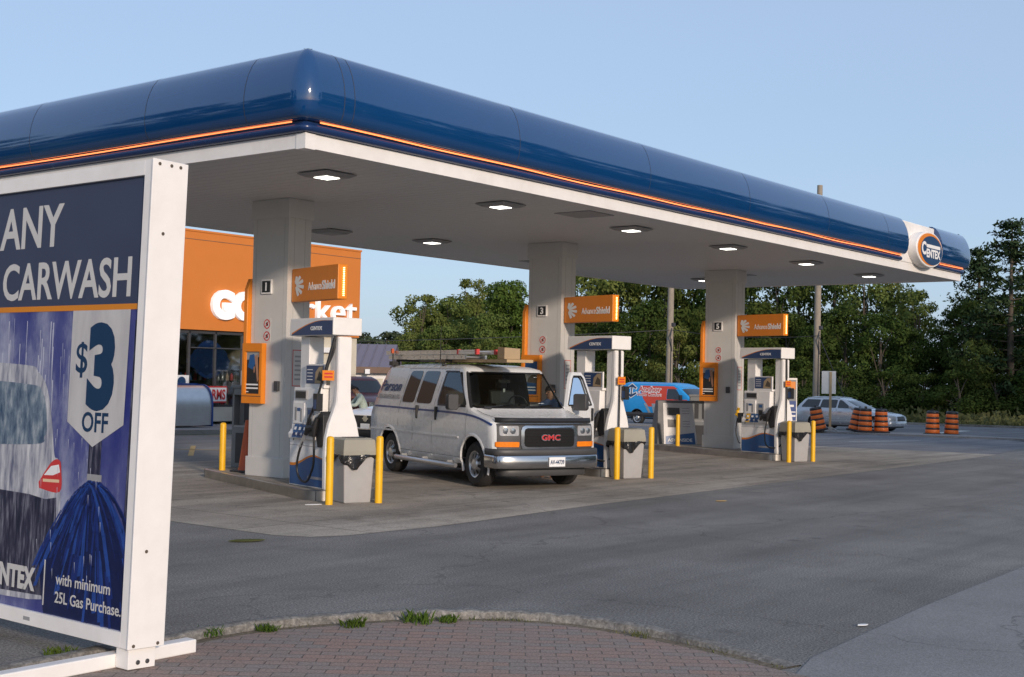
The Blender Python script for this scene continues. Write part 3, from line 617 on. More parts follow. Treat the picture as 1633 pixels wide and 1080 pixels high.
    b = MB(); b.box(-.20, .20, -.40, .17, 1.50, 1.545, 0); b.box(-.19, -.16, -.40, .17, 1.545, 1.86, 0); b.box(-.195, -.19, -.37, .14, 1.565, 1.84, 1); b.poly([(-.197, -.12, 1.57), (-.197, -.36, 1.57), (-.197, -.36, 1.83), (-.197, -.24, 1.82), (-.197, -.14, 1.74)], 2); b.poly([(-.1985, -.18, 1.62), (-.1985, -.34, 1.60), (-.1985, -.34, 1.70), (-.1985, -.25, 1.76)], 3)
    for k in range(4): b.box(-.198, -.195, -.05, .11, 1.62+.05*k, 1.632+.05*k, 4)
    b.build('advert_panel', ['white', 'pumpnavy', 'card', 'bark', 'inkwhite'], t, 0)
    # nozzle holster, nozzle, hose, tag
    b = MB(); b.prism([(-.42, .62), (-.58, .66), (-.58, 1.10), (-.50, 1.16), (-.38, 1.06), (-.36, .84)], 'x', -.30, -.12); b.build('nozzle_boot', 'black', t, 0, bevel=.01)
    b = MB(); b.tube([(-.33, -.36, .78), (-.34, -.40, .95), (-.33, -.45, 1.06)], [.035, .05, .03], 8); b.tube([(-.33, -.40, .92), (-.36, -.24, .90), (-.36, -.18, .80)], [.045, .055, .03], 8, 0); b.box(-.36, -.31, -.36, -.26, .78, .86, 0); b.build('nozzle', 'black', t, 40)
    b = MB()
    if i == 0:
        pts = smooth_path([(-.14, -.60, 2.28), (-.16, -.59, 2.05), (-.24, -.50, 1.75), (-.30, -.38, 1.35), (-.345, -.20, .98), (-.36, -.14, .78), (-.38, -.02, .52), (-.37, .05, .30), (-.36, -.03, .13), (-.36, -.25, .11), (-.34, -.38, .34), (-.33, -.38, .60), (-.33, -.37, .80)], 6)
        b.tube(pts, .018, 8); b.tube([(-.145, -.60, 2.25), (-.235, -.51, 1.77)], .027, 8); b.tube([(-.355, -.15, .80), (-.375, -.04, .60)], .026, 8, 1)
    else:
        pts = smooth_path([(-.02, -.69, 2.28), (-.02, -.70, 1.9), (-.03, -.71, 1.2), (-.06, -.72, .55), (-.18, -.70, .24), (-.32, -.55, .14), (-.37, -.38, .22), (-.36, -.33, .5), (-.33, -.37, .80)], 6)
        b.tube(pts, .016, 8); b.tube([(-.02, -.69, 2.28), (-.02, -.70, 1.82)], .022, 8)
    b.build('hose', ['black', 'alu'], t, 60)
    b = MB(); y, x, z = ((-.60, -.25, 1.62) if i == 0 else (-.74, -.02, 1.62)); b.box(x-.10, x+.10, y-.012, y, z, z+.15)
    tg = b.build('hose_tag', 'orange', t, 0)
    b = MB(); b.box(x-.07, x+.07, y-.015, y-.012, z+.09, z+.115); b.box(x-.07, x+.07, y-.015, y-.012, z+.04, z+.065); b.build('tag_print', 'inkred', tg, 0)
    b = MB(); x, y, z = (-.30, -.40, 1.16) if i == 0 else (.10, -.72, 1.33); b.box(x-.05, x+.05, y-.07, y+.05, z, z+.26, 0); b.box(x-.055, x-.05, y-.05, y+.03, z+.03, z+.17, 1); b.build('squeeze_pad', ['black', 'pumpnavy'], t, 0, bevel=.015)
    if i == 2:
        b = MB(); b.tube([(-.22, .62, .84), (-.22, .66, 1.0), (-.22, .62, 1.06)], .04, 8, 0); b.tube([(-.22, .64, .95), (-.22, .70, .90)], .05, 8, 0); b.tube(smooth_path([(-.22, .66, .82), (-.25, .68, .5), (-.25, .60, .25), (-.24, .54, .2)], 5), .014, 8, 1); b.box(-.26, -.10, .52, .62, .7, .95, 1); b.build('yellow_nozzle', ['yellow', 'black'], t, 40)
for i in range(3): pump(i)
# AdvanceShield box signs over the pumps
def shield(i):
    n = ['first', 'middle', 'third'][i]
    px, py, pz = COLX[i]+.10, 3.84, 3.03
    t = thing('box_sign', f'orange box sign with white burst mark projecting from the {n} pillar above its pump', 'sign', (px, py, pz), -R(15), 'orange box signs over the pumps')
    b = MB(); b.box(-.02, .15, -1.55, -.005, 0, .54); b.build('case', 'orange', t, 0, bevel=.01)
    b = MB(); b.box(.076, .084, -1.558, -1.55, .04, .51, 0)
    for k in range(16): b.box(.068, .092, -1.562, -1.555, .05+.0285*k, .064+.0285*k, 1)
    b.build('led_row', ['orange', 'leddot'], t, 0)
    text('Advance', 'lettering', 'inkwhite', t, (-.02, -.58, .17), (0, -1, 0), (0, 0, 1), .13, width=.44)
    text('Shield', 'lettering', 'inkwhite', t, (-.02, -1.04, .17), (0, -1, 0), (0, 0, 1), .135, bold=.03, width=.42)
    b = MB()
    for k, (a, ln) in enumerate(((75, .10), (48, .14), (20, .16), (-8, .17), (-36, .16), (-62, .13))):
        a = R(a); c, s = math.cos(a), math.sin(a); y0, z0 = -.13, .26
        p = []
        for q, wd in ((.03, .008), (ln*.6, .026), (ln+.05, .03), (ln+.06, .0), (ln+.05, -.03), (ln*.6, -.02), (.03, -.008)):
            p.append((-.024, y0-(q*c-wd*s)*1.35, z0+(q*s+wd*c)*1.0))
        b.poly(p)
    b.build('burst_mark', 'inkwhite', t, 0)
for i in range(3): shield(i)

# ================================================================= BINS, BOLLARDS
def bin_thing():
    t = thing('trash_bin', 'x', 'trash bin', (0, 0, 0), -TH, 'grey trash bins by the pumps')
    b = MB(); b.loft([[(-s, -s, z), (s, -s, z), (s, s, z), (-s, s, z)] for s, z in ((.205, .0), (.212, .02), (.245, .70))]); b.build('body', 'bin', t, 0, bevel=.018)
    b = MB(); b.loft([[(-s, -s, z), (s, -s, z), (s, s, z), (-s, s, z)] for s, z in ((.262, .70), (.262, .76), (.245, .92), (.20, .945))]); b.box(-.13, .13, -.16, .10, .945, .952, 1); b.build('lid', ['lid', 'black'], t, 0, bevel=.012)
    b = MB(); top, bot = [], []; g = np.random.default_rng(3); n = 48
    for k in range(n):
        a = 2*math.pi*k/n; c, s = math.cos(a), math.sin(a); q = 1/max(abs(c), abs(s)); dr = .07+.05*math.sin(3*a+1)+.03*math.sin(7*a)+.02*g.uniform(); dr += .10*math.exp(-((a-4.35)/.35)**2)
        top.append((.258*c*q, .258*s*q, .715)); bot.append(((.262+.02*math.sin(9*a))*c*q, (.262+.02*math.sin(9*a))*s*q, .70-max(.03, dr)))
    mid = [((a[0]+b_[0])*.52, (a[1]+b_[1])*.52, (a[2]+b_[2])/2) for a, b_ in zip(top, bot)]
    b.loft([top, mid, bot], 0, cap0=False, cap1=False); b.build('liner', 'bag', t, 60)
    return t
B0 = bin_thing(); B0.location = ipos(0, .08, .26); B0['label'] = 'grey trash bin with baggy black liner in front of the nearest pump'
dup(B0, 'grey trash bin between yellow bollards right of the van front', ipos(1, .02, .26)); dup(B0, 'grey trash bin between yellow bollards by the farthest pump', ipos(2, .06, .26))
def bollard(p, lab, h=.98, r=.055):
    b = MB(); b.lathe([(.001, 0), (r, 0), (r, h-.05), (r*.92, h-.02), (r*.6, h-.004), (.001, h)], 20)
    tag(b.build('bollard', 'yellow', smooth=40, loc=p), lab, 'bollard', 'yellow steel bollards')
for p, lab in (((1.87, 1.37, 0), 'yellow bollard at the left side of the nearest trash bin'), ((2.59, 1.09, 0), 'yellow bollard at the right side of the nearest trash bin'), ((9.17, 1.31, 0), 'yellow bollard at the left side of the middle trash bin, by the van bumper'), ((9.90, 1.02, 0), 'yellow bollard at the right side of the middle trash bin'),
    ((16.76, 1.53, 0), 'yellow bollard at the left side of the farthest trash bin'), ((17.59, 1.31, 0), 'yellow bollard at the right side of the farthest trash bin'), ((3.52, 5.78, 0), 'darker yellow bollard standing left of the first pillar near the store side'), ((18.30, 5.47, 0), 'yellow bollard standing in front of the ASK INSIDE stand')):
    bollard(p, lab)

# ================================================================= CARWASH SIGN BOARD
# sign face looks towards -X; local frame: +X into the board, y = world y, leaning slightly towards +X
def carwash():
    t = thing('sign_board', 'large white framed car wash advertising board in the left foreground', 'sign board', (-6.155, -5.27, 0), 0)
    t.rotation_euler.y = R(1.6)
    Y0, Y1, Z0, Z1 = 0.0, 2.75, .15, 3.215
    b = MB(); b.box(.012, .25, Y0+.01, Y0+.10, Z0, Z1, 0)
    b.box(.0, .27, Y0, Y0+.012, Z0, Z1+.004, 0)
    for z, x in ((2.75, .10), (.75, .10), (.17, .04), (.17, .22), (3.19, .05), (3.19, .14), (3.19, .21)): b.lathe([(.001, 0), (.012, 0), (.012, -.004), (.001, -.006)], 8, 'y', (x, Y0, z), 1)
    b.box(.012, .25, Y1-.10, Y1, Z0, Z1, 0); b.box(.012, .25, Y0+.10, Y1-.10, Z1-.095, Z1, 0); b.box(.012, .25, Y0+.10, Y1-.10, Z0, Z0+.095, 0)
    b.build('frame', ['white', 'bark'], t, 0, bevel=.006)
    b = MB(); b.box(.05, .23, Y0+.10, Y1-.10, Z0+.095, Z1-.095); b.build('backing', 'navy', t, 0)
    b = MB(); b.box(.035, .05, Y0+.10, Y1-.10, 2.305, Z1-.095, 0); b.box(.033, .05, Y0+.10, Y1-.10, 2.268, 2.305, 1)
    hp = b.build('heading_panel', ['slate', 'signorange'], t, 0)
    text('ANY', 'lettering', 'signwhite', t, (.034, 1.805, 2.72), (0, -1, 0), (0, 0, 1), .285, ext=.0008, bold=.018, width=.79)
    text('CARWASH', 'lettering', 'signwhite', t, (.034, 1.735, 2.358), (0, -1, 0), (0, 0, 1), .25, ext=.0008, bold=.018, width=1.52)
    X = .035
    # the picture: a wet car, falling water and a blue brush
    b = MB(); b.box(.036, .05, Y0+.10, Y1-.10, Z0+.095, 2.268); pic = b.build('picture', 'washphoto', t, 0)
    def P(name, m, pts, x): 
        if name in ('printed_car', 'printed_car_glass', 'printed_tail_light'): pts = [(max(v.x, .9) if v.x < 2.6 else 2.6, v.y) for v in smooth_path(list(pts), 5)]
        q = MB(); q.poly([(x, y-(.25 if name in CARBITS else 0), z) for y, z in pts]); return q.build(name, m, pic, 0)
    CARBITS = ('printed_car', 'printed_car_glass', 'printed_lower_body', 'printed_tail_light', 'printed_tail_stripe')
    car = [(2.6, 1.93), (1.62, 1.90), (1.48, 1.86), (1.36, 1.76), (1.28, 1.55), (1.22, 1.30), (1.17, 1.26), (1.12, .98), (1.15, .62), (1.22, .34), (2.6, .30)]
    P('printed_car', 'photocar', car, .0345)
    P('printed_car_glass', 'photoglass', [(2.6, 1.80), (1.60, 1.77), (1.40, 1.72), (1.33, 1.52), (1.35, 1.42), (1.48, 1.36), (2.6, 1.32)], .0338)
    P('printed_lower_body', 'photodark', [(2.6, 1.04), (1.50, 1.02), (1.30, 1.0), (1.17, 1.02), (1.14, .62), (1.22, .36), (2.6, .32)], .0337)
    P('printed_tail_light', 'inkred', [(1.39, 1.11), (1.25, 1.25), (1.16, 1.27), (1.13, 1.21), (1.135, 1.06), (1.38, 1.07)], .0332)
    P('printed_tail_stripe', 'inkwhite', [(1.33, 1.16), (1.25, 1.225), (1.16, 1.24), (1.14, 1.19), (1.22, 1.165)], .0328)
    P('printed_tail_stripe', 'photolamp', [(1.34, 1.115), (1.145, 1.12), (1.145, 1.14), (1.34, 1.135)], .0328)
    P('printed_ribbon', 'photoribbon', [(.84, 2.268), (.20, 2.268), (.215, 1.53), (.54, 1.375), (.84, 1.53)], .033)
    P('printed_post', 'photodark', [(.145, 2.20), (.105, 2.20), (.105, .95), (.16, .95)], .0345)
    P('printed_post', 'photodark', [(.58, 1.42), (.44, 1.42), (.44, 1.14), (.58, 1.14)], .0345)
    P('printed_clamp', 'grey', [(.58, 1.20), (.42, 1.20), (.42, 1.15), (.58, 1.15)], .0335)
    br = MB(); g = np.random.default_rng(5)
    for k in range(150):
        a = g.uniform(-1.0, 1.25); ln = g.uniform(.35, .95); y0 = .50+g.uniform(-.07, .07); z0 = 1.16-g.uniform(0, .03)
        pts = []; q = 7
        for j in range(q+1):
            u = j/q; yy = y0+math.sin(a)*ln*.8*u; zz = z0-ln*(u**1.7)*(1.05-.35*abs(a))-.03*u
            pts.append((min(1.19, max(.105, yy)), max(.25, zz)))
        wd = g.uniform(.006, .022); mi = int(g.integers(0, 3))
        for (a0, b0), (a1, b1), s0, s1 in zip(pts, pts[1:], [wd*(.4+.6*j/q) for j in range(q)], [wd*(.4+.6*(j+1)/q) for j in range(q)]):
            br.poly([(.0326-.000006*k, a0-s0, b0), (.0326-.000006*k, a0+s0, b0), (.0326-.000006*k, a1+s1, b1-.01), (.0326-.000006*k, a1-s1, b1)], mi)
    br.poly([(.0327, y, z) for y, z in ((.58, 1.14), (.42, 1.14), (.15, .85), (.105, .25), (1.0, .25), (1.1, .62), (.78, .95))], 0)
    br.build('printed_brush', ['brush1', 'brush2', 'brush3'], pic, 0)
    wt = MB()
    for k in range(46):
        y = g.uniform(.85, 2.2); z = g.uniform(1.75, 2.25); ln = g.uniform(.15, .5); wt.poly([(.0347, y, z), (.0347, y-.004-.008*g.uniform(), z), (.0347, y-.01, max(.3, z-ln))])
    for k in range(26):
        y = g.uniform(.3, 1.25); z = g.uniform(.4, 1.5); wt.poly([(.0315, y, z), (.0315, y-.006, z), (.0315, y-.008, z-.07)])
    wt.build('printed_water_streaks', 'photowater', pic, 0)
    text('$', 'lettering', 'signink', t, (.0326, .775, 1.86), (0, -1, 0), (0, 0, 1), .20, ext=.0008, bold=.01, width=.13)
    text('3', 'lettering', 'signink', t, (.0326, .64, 1.655), (0, -1, 0), (0, 0, 1), .50, ext=.0008, bold=.055, width=.30)
    text('OFF', 'lettering', 'signink', t, (.0326, .67, 1.475), (0, -1, 0), (0, 0, 1), .125, ext=.0008, bold=.02, width=.29)
    text('with minimum', 'lettering', 'signwhite', t, (.031, .87, .455), (0, -1, 0), (0, 0, 1), .072, ext=.0008, bold=.012, width=.61)
    text('25L Gas Purchase.', 'lettering', 'signwhite', t, (.031, .87, .335), (0, -1, 0), (0, 0, 1), .072, ext=.0008, bold=.012, width=.735)
    text('CENTEX', 'lettering', 'signwhite', t, (.031, 1.755, .385), (0, -1, 0), (0, 0, 1), .14, ext=.0008, bold=.05, width=.64)
    q = MB(); q.box(.0305, .032, 1.11, 1.76, .445, .453); q.build('lettering_slit', 'photodark', t, 0)
    q = MB(); q.box(.031, .032, 1.0, 1.012, .30, .60); q.build('divider_line', 'signwhite', t, 0)
    q = MB(); q.box(.0115, .012, 1.12, 1.20, .18, .205); q.build('maker_plate', 'grey', t, 0)
    # legs and feet
    b = MB(); b.box(.03, .23, .03, .16, 0.02, .15); b.lathe([(.001, 0), (.016, 0), (.016, -.006), (.001, -.008)], 8, 'y', (.10, .03, .06), 1); b.lathe([(.001, 0), (.016, 0), (.016, -.006), (.001, -.008)], 8, 'y', (.17, .03, .06), 1); b.build('leg', ['white', 'darkmetal'], t, 0, bevel=.006)
    b = MB(); b.box(.03, .23, Y1-.16, Y1-.03, 0.02, .15); b.build('leg', 'white', t, 0, bevel=.006)
    for y in (.165, Y1-.26):
        b = MB(); b.box(-.75, .66, y, y+.10, .012, .10)
        f = b.build('foot_beam', 'white', t, 0, bevel=.008); f.rotation_euler = (0, -R(1.6), 0)
def photo_mat(name, c1, c2, c3, sc, streak=(1, 1, 1), rough=.3):
    m = bpy.data.materials.new(name); m.use_nodes = True; t = m.node_tree; b = t.nodes['Principled BSDF']; L = t.links.new
    tc = N(t, 'ShaderNodeTexCoord'); mp = N(t, 'ShaderNodeMapping'); mp.inputs['Scale'].default_value = streak; L(tc.outputs['Object'], mp.inputs[0])
    n = N(t, 'ShaderNodeTexNoise'); n.inputs['Scale'].default_value = sc; n.inputs['Detail'].default_value = 7; n.inputs['Roughness'].default_value = .65; L(mp.outputs[0], n.inputs['Vector'])
    L(ramp(t, n.outputs[0], [(.32, c1), (.5, c2), (.68, c3)]), b.inputs['Base Color']); b.inputs['Roughness'].default_value = rough; return m
M['slate'] = mat('heading_navy', (.045, .055, .10), .35, var=.06, scale=2)
M['signorange'] = mat('heading_orange', (.62, .22, .02), .4, var=.05)
M['signwhite'] = mat('sign_lettering', (.55, .54, .53), .4, var=.03)
M['signink'] = mat('sign_ink', (.008, .035, .09), .4, var=.05)
M['washphoto'] = photo_mat('printed_spray', (.018, .025, .17), (.075, .085, .24), (.34, .36, .48), 1.6, (1, 1.2, .55))
M['photocar'] = photo_mat('printed_foam', (.12, .13, .20), (.36, .37, .42), (.60, .60, .62), 9, (1, 2.2, .4))
M['photoglass'] = photo_mat('printed_wet_glass', (.03, .06, .12), (.14, .19, .25), (.38, .42, .46), 11, (1, 1.6, .6))
M['photodark'] = photo_mat('printed_shadow', (.008, .009, .025), (.03, .03, .06), (.20, .20, .25), 13, (1, 2.5, .3))
M['photolamp'] = mat('printed_lamp', (.75, .55, .35), .4, var=0)
M['photoribbon'] = photo_mat('printed_ribbon', (.42, .41, .42), (.50, .49, .49), (.56, .55, .55), 3, (1, 1.5, .4))
M['photowater'] = mat('printed_water', (.50, .52, .62), .4, var=.1)
M['brush1'] = mat('printed_brush_deep', (.004, .010, .065), .35, var=.3, scale=12); M['brush2'] = mat('printed_brush_mid', (.008, .025, .16), .35, var=.3, scale=12); M['brush3'] = mat('printed_brush_light', (.016, .06, .28), .35, var=.3, scale=12)
carwash()

# ================================================================= VEHICLES
class Shell:
    """body lofted from horizontal slices (z, front y, rear y, half width, front corner, rear corner); forward is -Y"""
    def __init__(s, levels, p=3.0): s.L = levels; s.p = p
    def at(s, z):
        L = s.L
        if z <= L[0][0]: return L[0][1:]
        for a, b in zip(L, L[1:]):
            if z <= b[0]: t = (z-a[0])/(b[0]-a[0]); return tuple(u+(v-u)*t for u, v in zip(a[1:], b[1:]))
        return L[-1][1:]
    def front(s, x, z):
        yf, yr, w, cf, cr = s.at(z); q = min(1, abs(x)/w); return yf+cf*(1-(1-q**s.p)**(1/s.p))
    def rear(s, x, z):
        yf, yr, w, cf, cr = s.at(z); q = min(1, abs(x)/w); return yr-cr*(1-(1-q**s.p)**(1/s.p))
    def side(s, y, z):
        yf, yr, w, cf, cr = s.at(z)
        if y < yf+cf: q = min(1, max(0, (yf+cf-y)/cf)); return w*(1-q**s.p)**(1/s.p)
        if y > yr-cr: q = min(1, max(0, (y-yr+cr)/cr)); return w*(1-q**s.p)**(1/s.p)
        return w
    def ring(s, lv, nF, nS, nR, br):
        z, yf, yr, w, cf, cr = lv; h = []; e = 2/s.p
        for j in range(nF+1): a = math.pi/2*j/nF; h.append((w*math.sin(a)**e, yf+cf*(1-math.cos(a)**e)))
        ys = br(z, yf+cf, yr-cr)
        for y in ys: h.append((w, y))
        for j in range(nR+1): a = math.pi/2*j/nR; h.append((w*max(0, math.cos(a))**e, yr-cr*(1-math.sin(a)**e)))
        return [(-x, y, z) for x, y in h]+[(x, y, z) for x, y in h[-2:0:-1]], len(h)
    def mesh(s, mb, nF=8, nR=5, br=None, hole=None, mi=0):
        br = br or (lambda z, a, b: [a+(b-a)*k/8 for k in range(1, 8)]); R_ = [s.ring(l, nF, 0, nR, br) for l in s.L]; H = R_[0][1]; n = len(R_[0][0])
        mb.loft([r[0] for r in R_], mi, mf=(lambda k, i: hole(k, i, n, H) if hole else mi)); return H, n
def grid_patch(mb, outer, inner, mi=0):
    A = [mb.add(r) for r in outer]; B = [mb.add(r) for r in inner]; nr, nc = len(A), len(A[0])
    for i in range(nr-1):
        for j in range(nc-1): mb.face((A[i][j], A[i][j+1], A[i+1][j+1], A[i+1][j]), mi)
    for j in range(nc-1): mb.face((B[0][j], B[0][j+1], A[0][j+1], A[0][j]), mi); mb.face((A[-1][j], A[-1][j+1], B[-1][j+1], B[-1][j]), mi)
    for i in range(nr-1): mb.face((A[i][0], A[i+1][0], B[i+1][0], B[i][0]), mi); mb.face((B[i][-1], B[i+1][-1], A[i+1][-1], A[i][-1]), mi)
def rows(z0, z1, a0, b0, a1, b1, r=.05, n=8):
    out = []
    zs = sorted(set([z0, z0+r*.3, z0+r, z1-r, z1-r*.3, z1]+[z0+(z1-z0)*k/n for k in range(1, n) if z0+r < z0+(z1-z0)*k/n < z1-r]))
    for z in zs:
        t = (z-z0)/(z1-z0); d = 0
        for e in (z-z0, z1-z):
            if e < r: d = max(d, r-math.sqrt(max(0, r*r-(r-e)**2)))
        out.append((z, a0+(a1-a0)*t+d, b0+(b1-b0)*t-d))
    return out
def side_patch(sh, mb, rw, s, off, mi=0, nc=6, depth=.012):
    f = lambda o: [[(s*(sh.side(a+(b-a)*j/nc, z)+o), a+(b-a)*j/nc, z) for j in range(nc+1)] for z, a, b in rw]
    grid_patch(mb, f(off), f(off-depth), mi)
def front_patch(sh, mb, rw, off, mi=0, nc=10, depth=.02, fn='front'):
    sg = -1 if fn == 'front' else 1; F_ = getattr(sh, fn)
    f = lambda o: [[(a+(b-a)*j/nc, F_(a+(b-a)*j/nc, z)+sg*o, z) for j in range(nc+1)] for z, a, b in rw]
    grid_patch(mb, f(off), f(off-depth), mi)
def wheel(parent, x, y, r, rr, wd, s, kind='steel', rimmat='alu'):
    """s = -1 left of the picture, +1 right; outer face at x"""
    t = MB(); o = s
    t.lathe([(rr, 0), (r*.86, .0), (r*.95, -.02*1), (r, -.05), (r, -wd+.05), (r*.95, -wd+.02), (rr, -wd)] if s > 0 else [(rr, 0), (r*.86, 0), (r*.95, .02), (r, .05), (r, wd-.05), (r*.95, wd-.02), (rr, wd)], 36, 'x', (x, y, r), cap=False)
    ty = t.build('wheel', 'rubber', parent, 30)
    m = MB(); d = -s
    m.lathe([(rr, d*.004), (rr*.93, d*.012), (rr*.86, d*.05), (rr*.60, d*.035), (rr*.42, d*.01), (rr*.36, -d*.015), (.001, -d*.02)], 36, 'x', (x, y, r), 0, cap=False)
    n = 8 if kind == 'steel' else 5
    for k in range(n):
        a = 2*math.pi*k/n+.2; wv = .20 if kind == 'steel' else .33; pts = []
        for q, aa in ((.50, a-wv*.8), (.50, a+wv*.8), (.80, a+wv), (.84, a), (.80, a-wv)):
            pts.append((x+d*(.052 if q > .6 else .03)-d*.012-d*.004, y+rr*q*math.cos(aa), r+rr*q*math.sin(aa)))
        m.poly([(p[0]-d*.012, p[1], p[2]) for p in pts], 1)
    m.build('rim', [rimmat, 'black'], ty, 30)
def finish_body(mb, name, mats, parent, wheels, R_, half, holes=None, smooth=32):
    o = mb.build(name, mats, None, smooth)
    c = MB()
    for y, zc in wheels:
        for s in (-1, 1): c.lathe([(.001, 0), (R_, 0), (R_, s*.6), (.001, s*.6)], 32, 'x', (s*(half-.32), y, zc), 2)
    cut = c.build('cutter', mats, None, 0)
    md = o.modifiers.new('b', 'BOOLEAN'); md.operation = 'DIFFERENCE'; md.object = cut; md.solver = 'EXACT'
    apply_mods(o); bpy.data.objects.remove(cut)
    if holes is not None:
        bm = bmesh.new(); bm.from_mesh(o.data); bmesh.ops.delete(bm, geom=[f for f in bm.faces if f.material_index == holes], context='FACES'); bm.to_mesh(o.data); bm.free()
    o.data.polygons.foreach_set('use_smooth', [True]*len(o.data.polygons)); o.data.set_sharp_from_angle(angle=R(smooth)); o.parent = parent
    return o
def arch_lip(sh, mb, y0, zc, r, s, off=.012, wd=.05, a0=-20, a1=200, mi=0):
    n = 26; out = []
    for q, o in ((r-.004, -.02), (r, off), (r+wd*.6, off), (r+wd, 0.0)):
        out.append([(s*(sh.side(y0+q*math.cos(R(a0+(a1-a0)*k/n)), zc+q*math.sin(R(a0+(a1-a0)*k/n)))+o), y0+q*math.cos(R(a0+(a1-a0)*k/n)), zc+q*math.sin(R(a0+(a1-a0)*k/n))) for k in range(n+1)])
    mb.loft(out, mi, closed=False, cap0=False, cap1=False)
def bumper(mb, yf, w, cf, yend, z0, z1, th=.07, mi=0, p=3.):
    pts = []; e = 2/p
    for j in range(-14, 15):
        a = math.pi/2*j/14; sgn = 1 if j >= 0 else -1; pts.append((sgn*w*abs(math.sin(a))**e, yf+cf*(1-math.cos(a)**e)))
    pts = [(-w, yend)]+pts+[(w, yend)]
    rings = []
    for i, (x, y) in enumerate(pts):
        a, b = pts[max(0, i-1)], pts[min(len(pts)-1, i+1)]; d = Vector((b[0]-a[0], b[1]-a[1])).normalized(); nx, ny = -d.y, d.x
        h = z1-z0; rings.append([(x+nx*o, y+ny*o, z0+h*q) for o, q in ((th, .02), (.012, 0), (0, .10), (-.003, .5), (0, .90), (.012, 1), (th, .98))])
    mb.loft(rings, mi)

def savana():
    t = thing('work_van', 'white work van with a blue side stripe, roof ladders and open driver door', 'van', (6.67, 1.61, 0.004), -.386)
    sh = Shell([(.36, -.74, 4.38, .93, .16, .15), (.44, -.80, 4.42, .975, .22, .15), (.62, -.85, 4.45, 1.0, .26, .15), (.90, -.86, 4.45, 1.005, .28, .15), (1.06, -.85, 4.44, 1.005, .30, .15), (1.12, -.81, 4.43, 1.0, .32, .15), (1.165, -.68, 4.42, .992, .34, .15), (1.22, -.35, 4.41, .982, .32, .15), (1.29, -.02, 4.38, .972, .24, .15),
        (1.34, .10, 4.36, .958, .18, .15), (1.50, .24, 4.30, .925, .16, .15), (1.72, .42, 4.21, .865, .14, .16), (1.94, .58, 4.10, .800, .14, .18), (2.0, .64, 4.05, .775, .16, .2), (2.045, .80, 3.95, .70, .25, .3), (2.075, 1.05, 3.8, .58, .35, .4), (2.092, 1.5, 3.4, .36, .3, .3)])
    nF = 7
    def br(z, a, b):
        top = min(1, max(0, (z-1.34)/.6)); q = [a+.05, 1.42-.07*top, 1.62-.07*top, 2.4, 3.0, 3.6, (3.6+b)/2]
        return [min(max(v, a+.05+.05*i), b-.05*(7-i)) for i, v in enumerate(q)]
    def hole(k, i, n, H):
        if 9 <= k <= 11:
            if i < nF-1 or i >= n-(nF-1): return 3
            if i == nF+1 or i == n-1-(nF+1): return 3
        return 0
    b = MB(); sh.mesh(b, nF, 5, br, hole)
    finish_body(b, 'body', ['vanwhite', 'vanwhite', 'black', 'black'], t, [(-.02, .40), (3.43, .40)], .46, .98, holes=3)
    # cabin furniture seen through the windscreen
    b = MB(); b.box(-.90, .90, .10, 3.6, 1.0, 1.06); b.loft([[(-w_, 2.1, z_), (w_, 2.1, z_), (w_, 2.14, z_), (-w_, 2.14, z_)] for w_, z_ in ((.92, 1.06), (.92, 1.34), (.75, 1.93))]); b.build('cabin_floor', 'interior', t, 0)
    b = MB(); b.loft([[(-.88, .22, 1.05), (-.88, .22, 1.33), (-.88, .62, 1.36), (-.88, .78, 1.25), (-.88, .78, 1.05)], [(.88, .22, 1.05), (.88, .22, 1.33), (.88, .62, 1.36), (.88, .78, 1.25), (.88, .78, 1.05)]], 0); b.box(-.3, .05, .45, .60, 1.36, 1.40); b.box(-.75, -.45, .40, .58, 1.355, 1.375); b.build('dashboard', 'interior', t, 0)
    for x in (-.48, .48):
        b = MB(); b.loft([[(x-.26, y, z) for y, z in ((1.62, 1.06), (1.50, 1.1), (1.62, 1.62), (1.70, 1.64), (1.78, 1.06))], [(x+.26, y, z) for y, z in ((1.62, 1.06), (1.50, 1.1), (1.62, 1.62), (1.70, 1.64), (1.78, 1.06))]]); b.box(x-.13, x+.13, 1.66, 1.74, 1.64, 1.84); b.build('seat', 'vangrey', t, 40, bevel=.03)
    b = MB(); c = Vector((.46, .98, 1.36)); b.tube([c+Vector((.19*math.cos(a), .07*math.sin(a), .17*math.sin(a))) for a in [k*math.pi/12 for k in range(25)]], .016, 8); b.box(.30, .62, .955, 1.0, 1.34, 1.38); b.tube([(.46, .7, 1.26), (.46, .97, 1.36)], .03, 8); b.build('steering_wheel', 'black', t, 40)
    b = MB(); b.box(-.12, .12, .70, .73, 1.76, 1.82); b.box(-.02, .02, .70, .71, 1.60, 1.66, 1); b.build('rear_view_mirror', ['black', 'inkwhite'], t, 0)
    # glazing
    b = MB(); rw = [(z, -(sh.at(z)[2]-.035), sh.at(z)[2]-.035) for z in (1.345, 1.45, 1.55, 1.65, 1.75, 1.85, 1.935)]; front_patch(sh, b, rw, -.004, nc=14, depth=.0); b.build('windscreen', 'pane', t, 60)
    b = MB()
    for z0, z1 in ((1.325, 1.352), (1.928, 1.955)): front_patch(sh, b, [(z0, -sh.at(z0)[2]+.02, sh.at(z0)[2]-.02), (z1, -sh.at(z1)[2]+.02, sh.at(z1)[2]-.02)], .006, nc=14)
    for s in (-1, 1): 
        q = [(z, *sorted((s*(sh.at(z)[2]-.055), s*(sh.at(z)[2]-.022)))) for z in (1.345, 1.5, 1.7, 1.94)]; front_patch(sh, b, q, .006, nc=2)
    b.build('windscreen_seal', 'black', t, 40)
    wz = lambda a0, b0, a1, b1, r=.06: rows(1.36, 1.95, a0, b0, a1, b1, r)
    b = MB(); side_patch(sh, b, wz(.30, 1.44, .86, 1.36), -1, .001, depth=.0); b.build('door_window', 'pane', t, 40)
    b = MB()
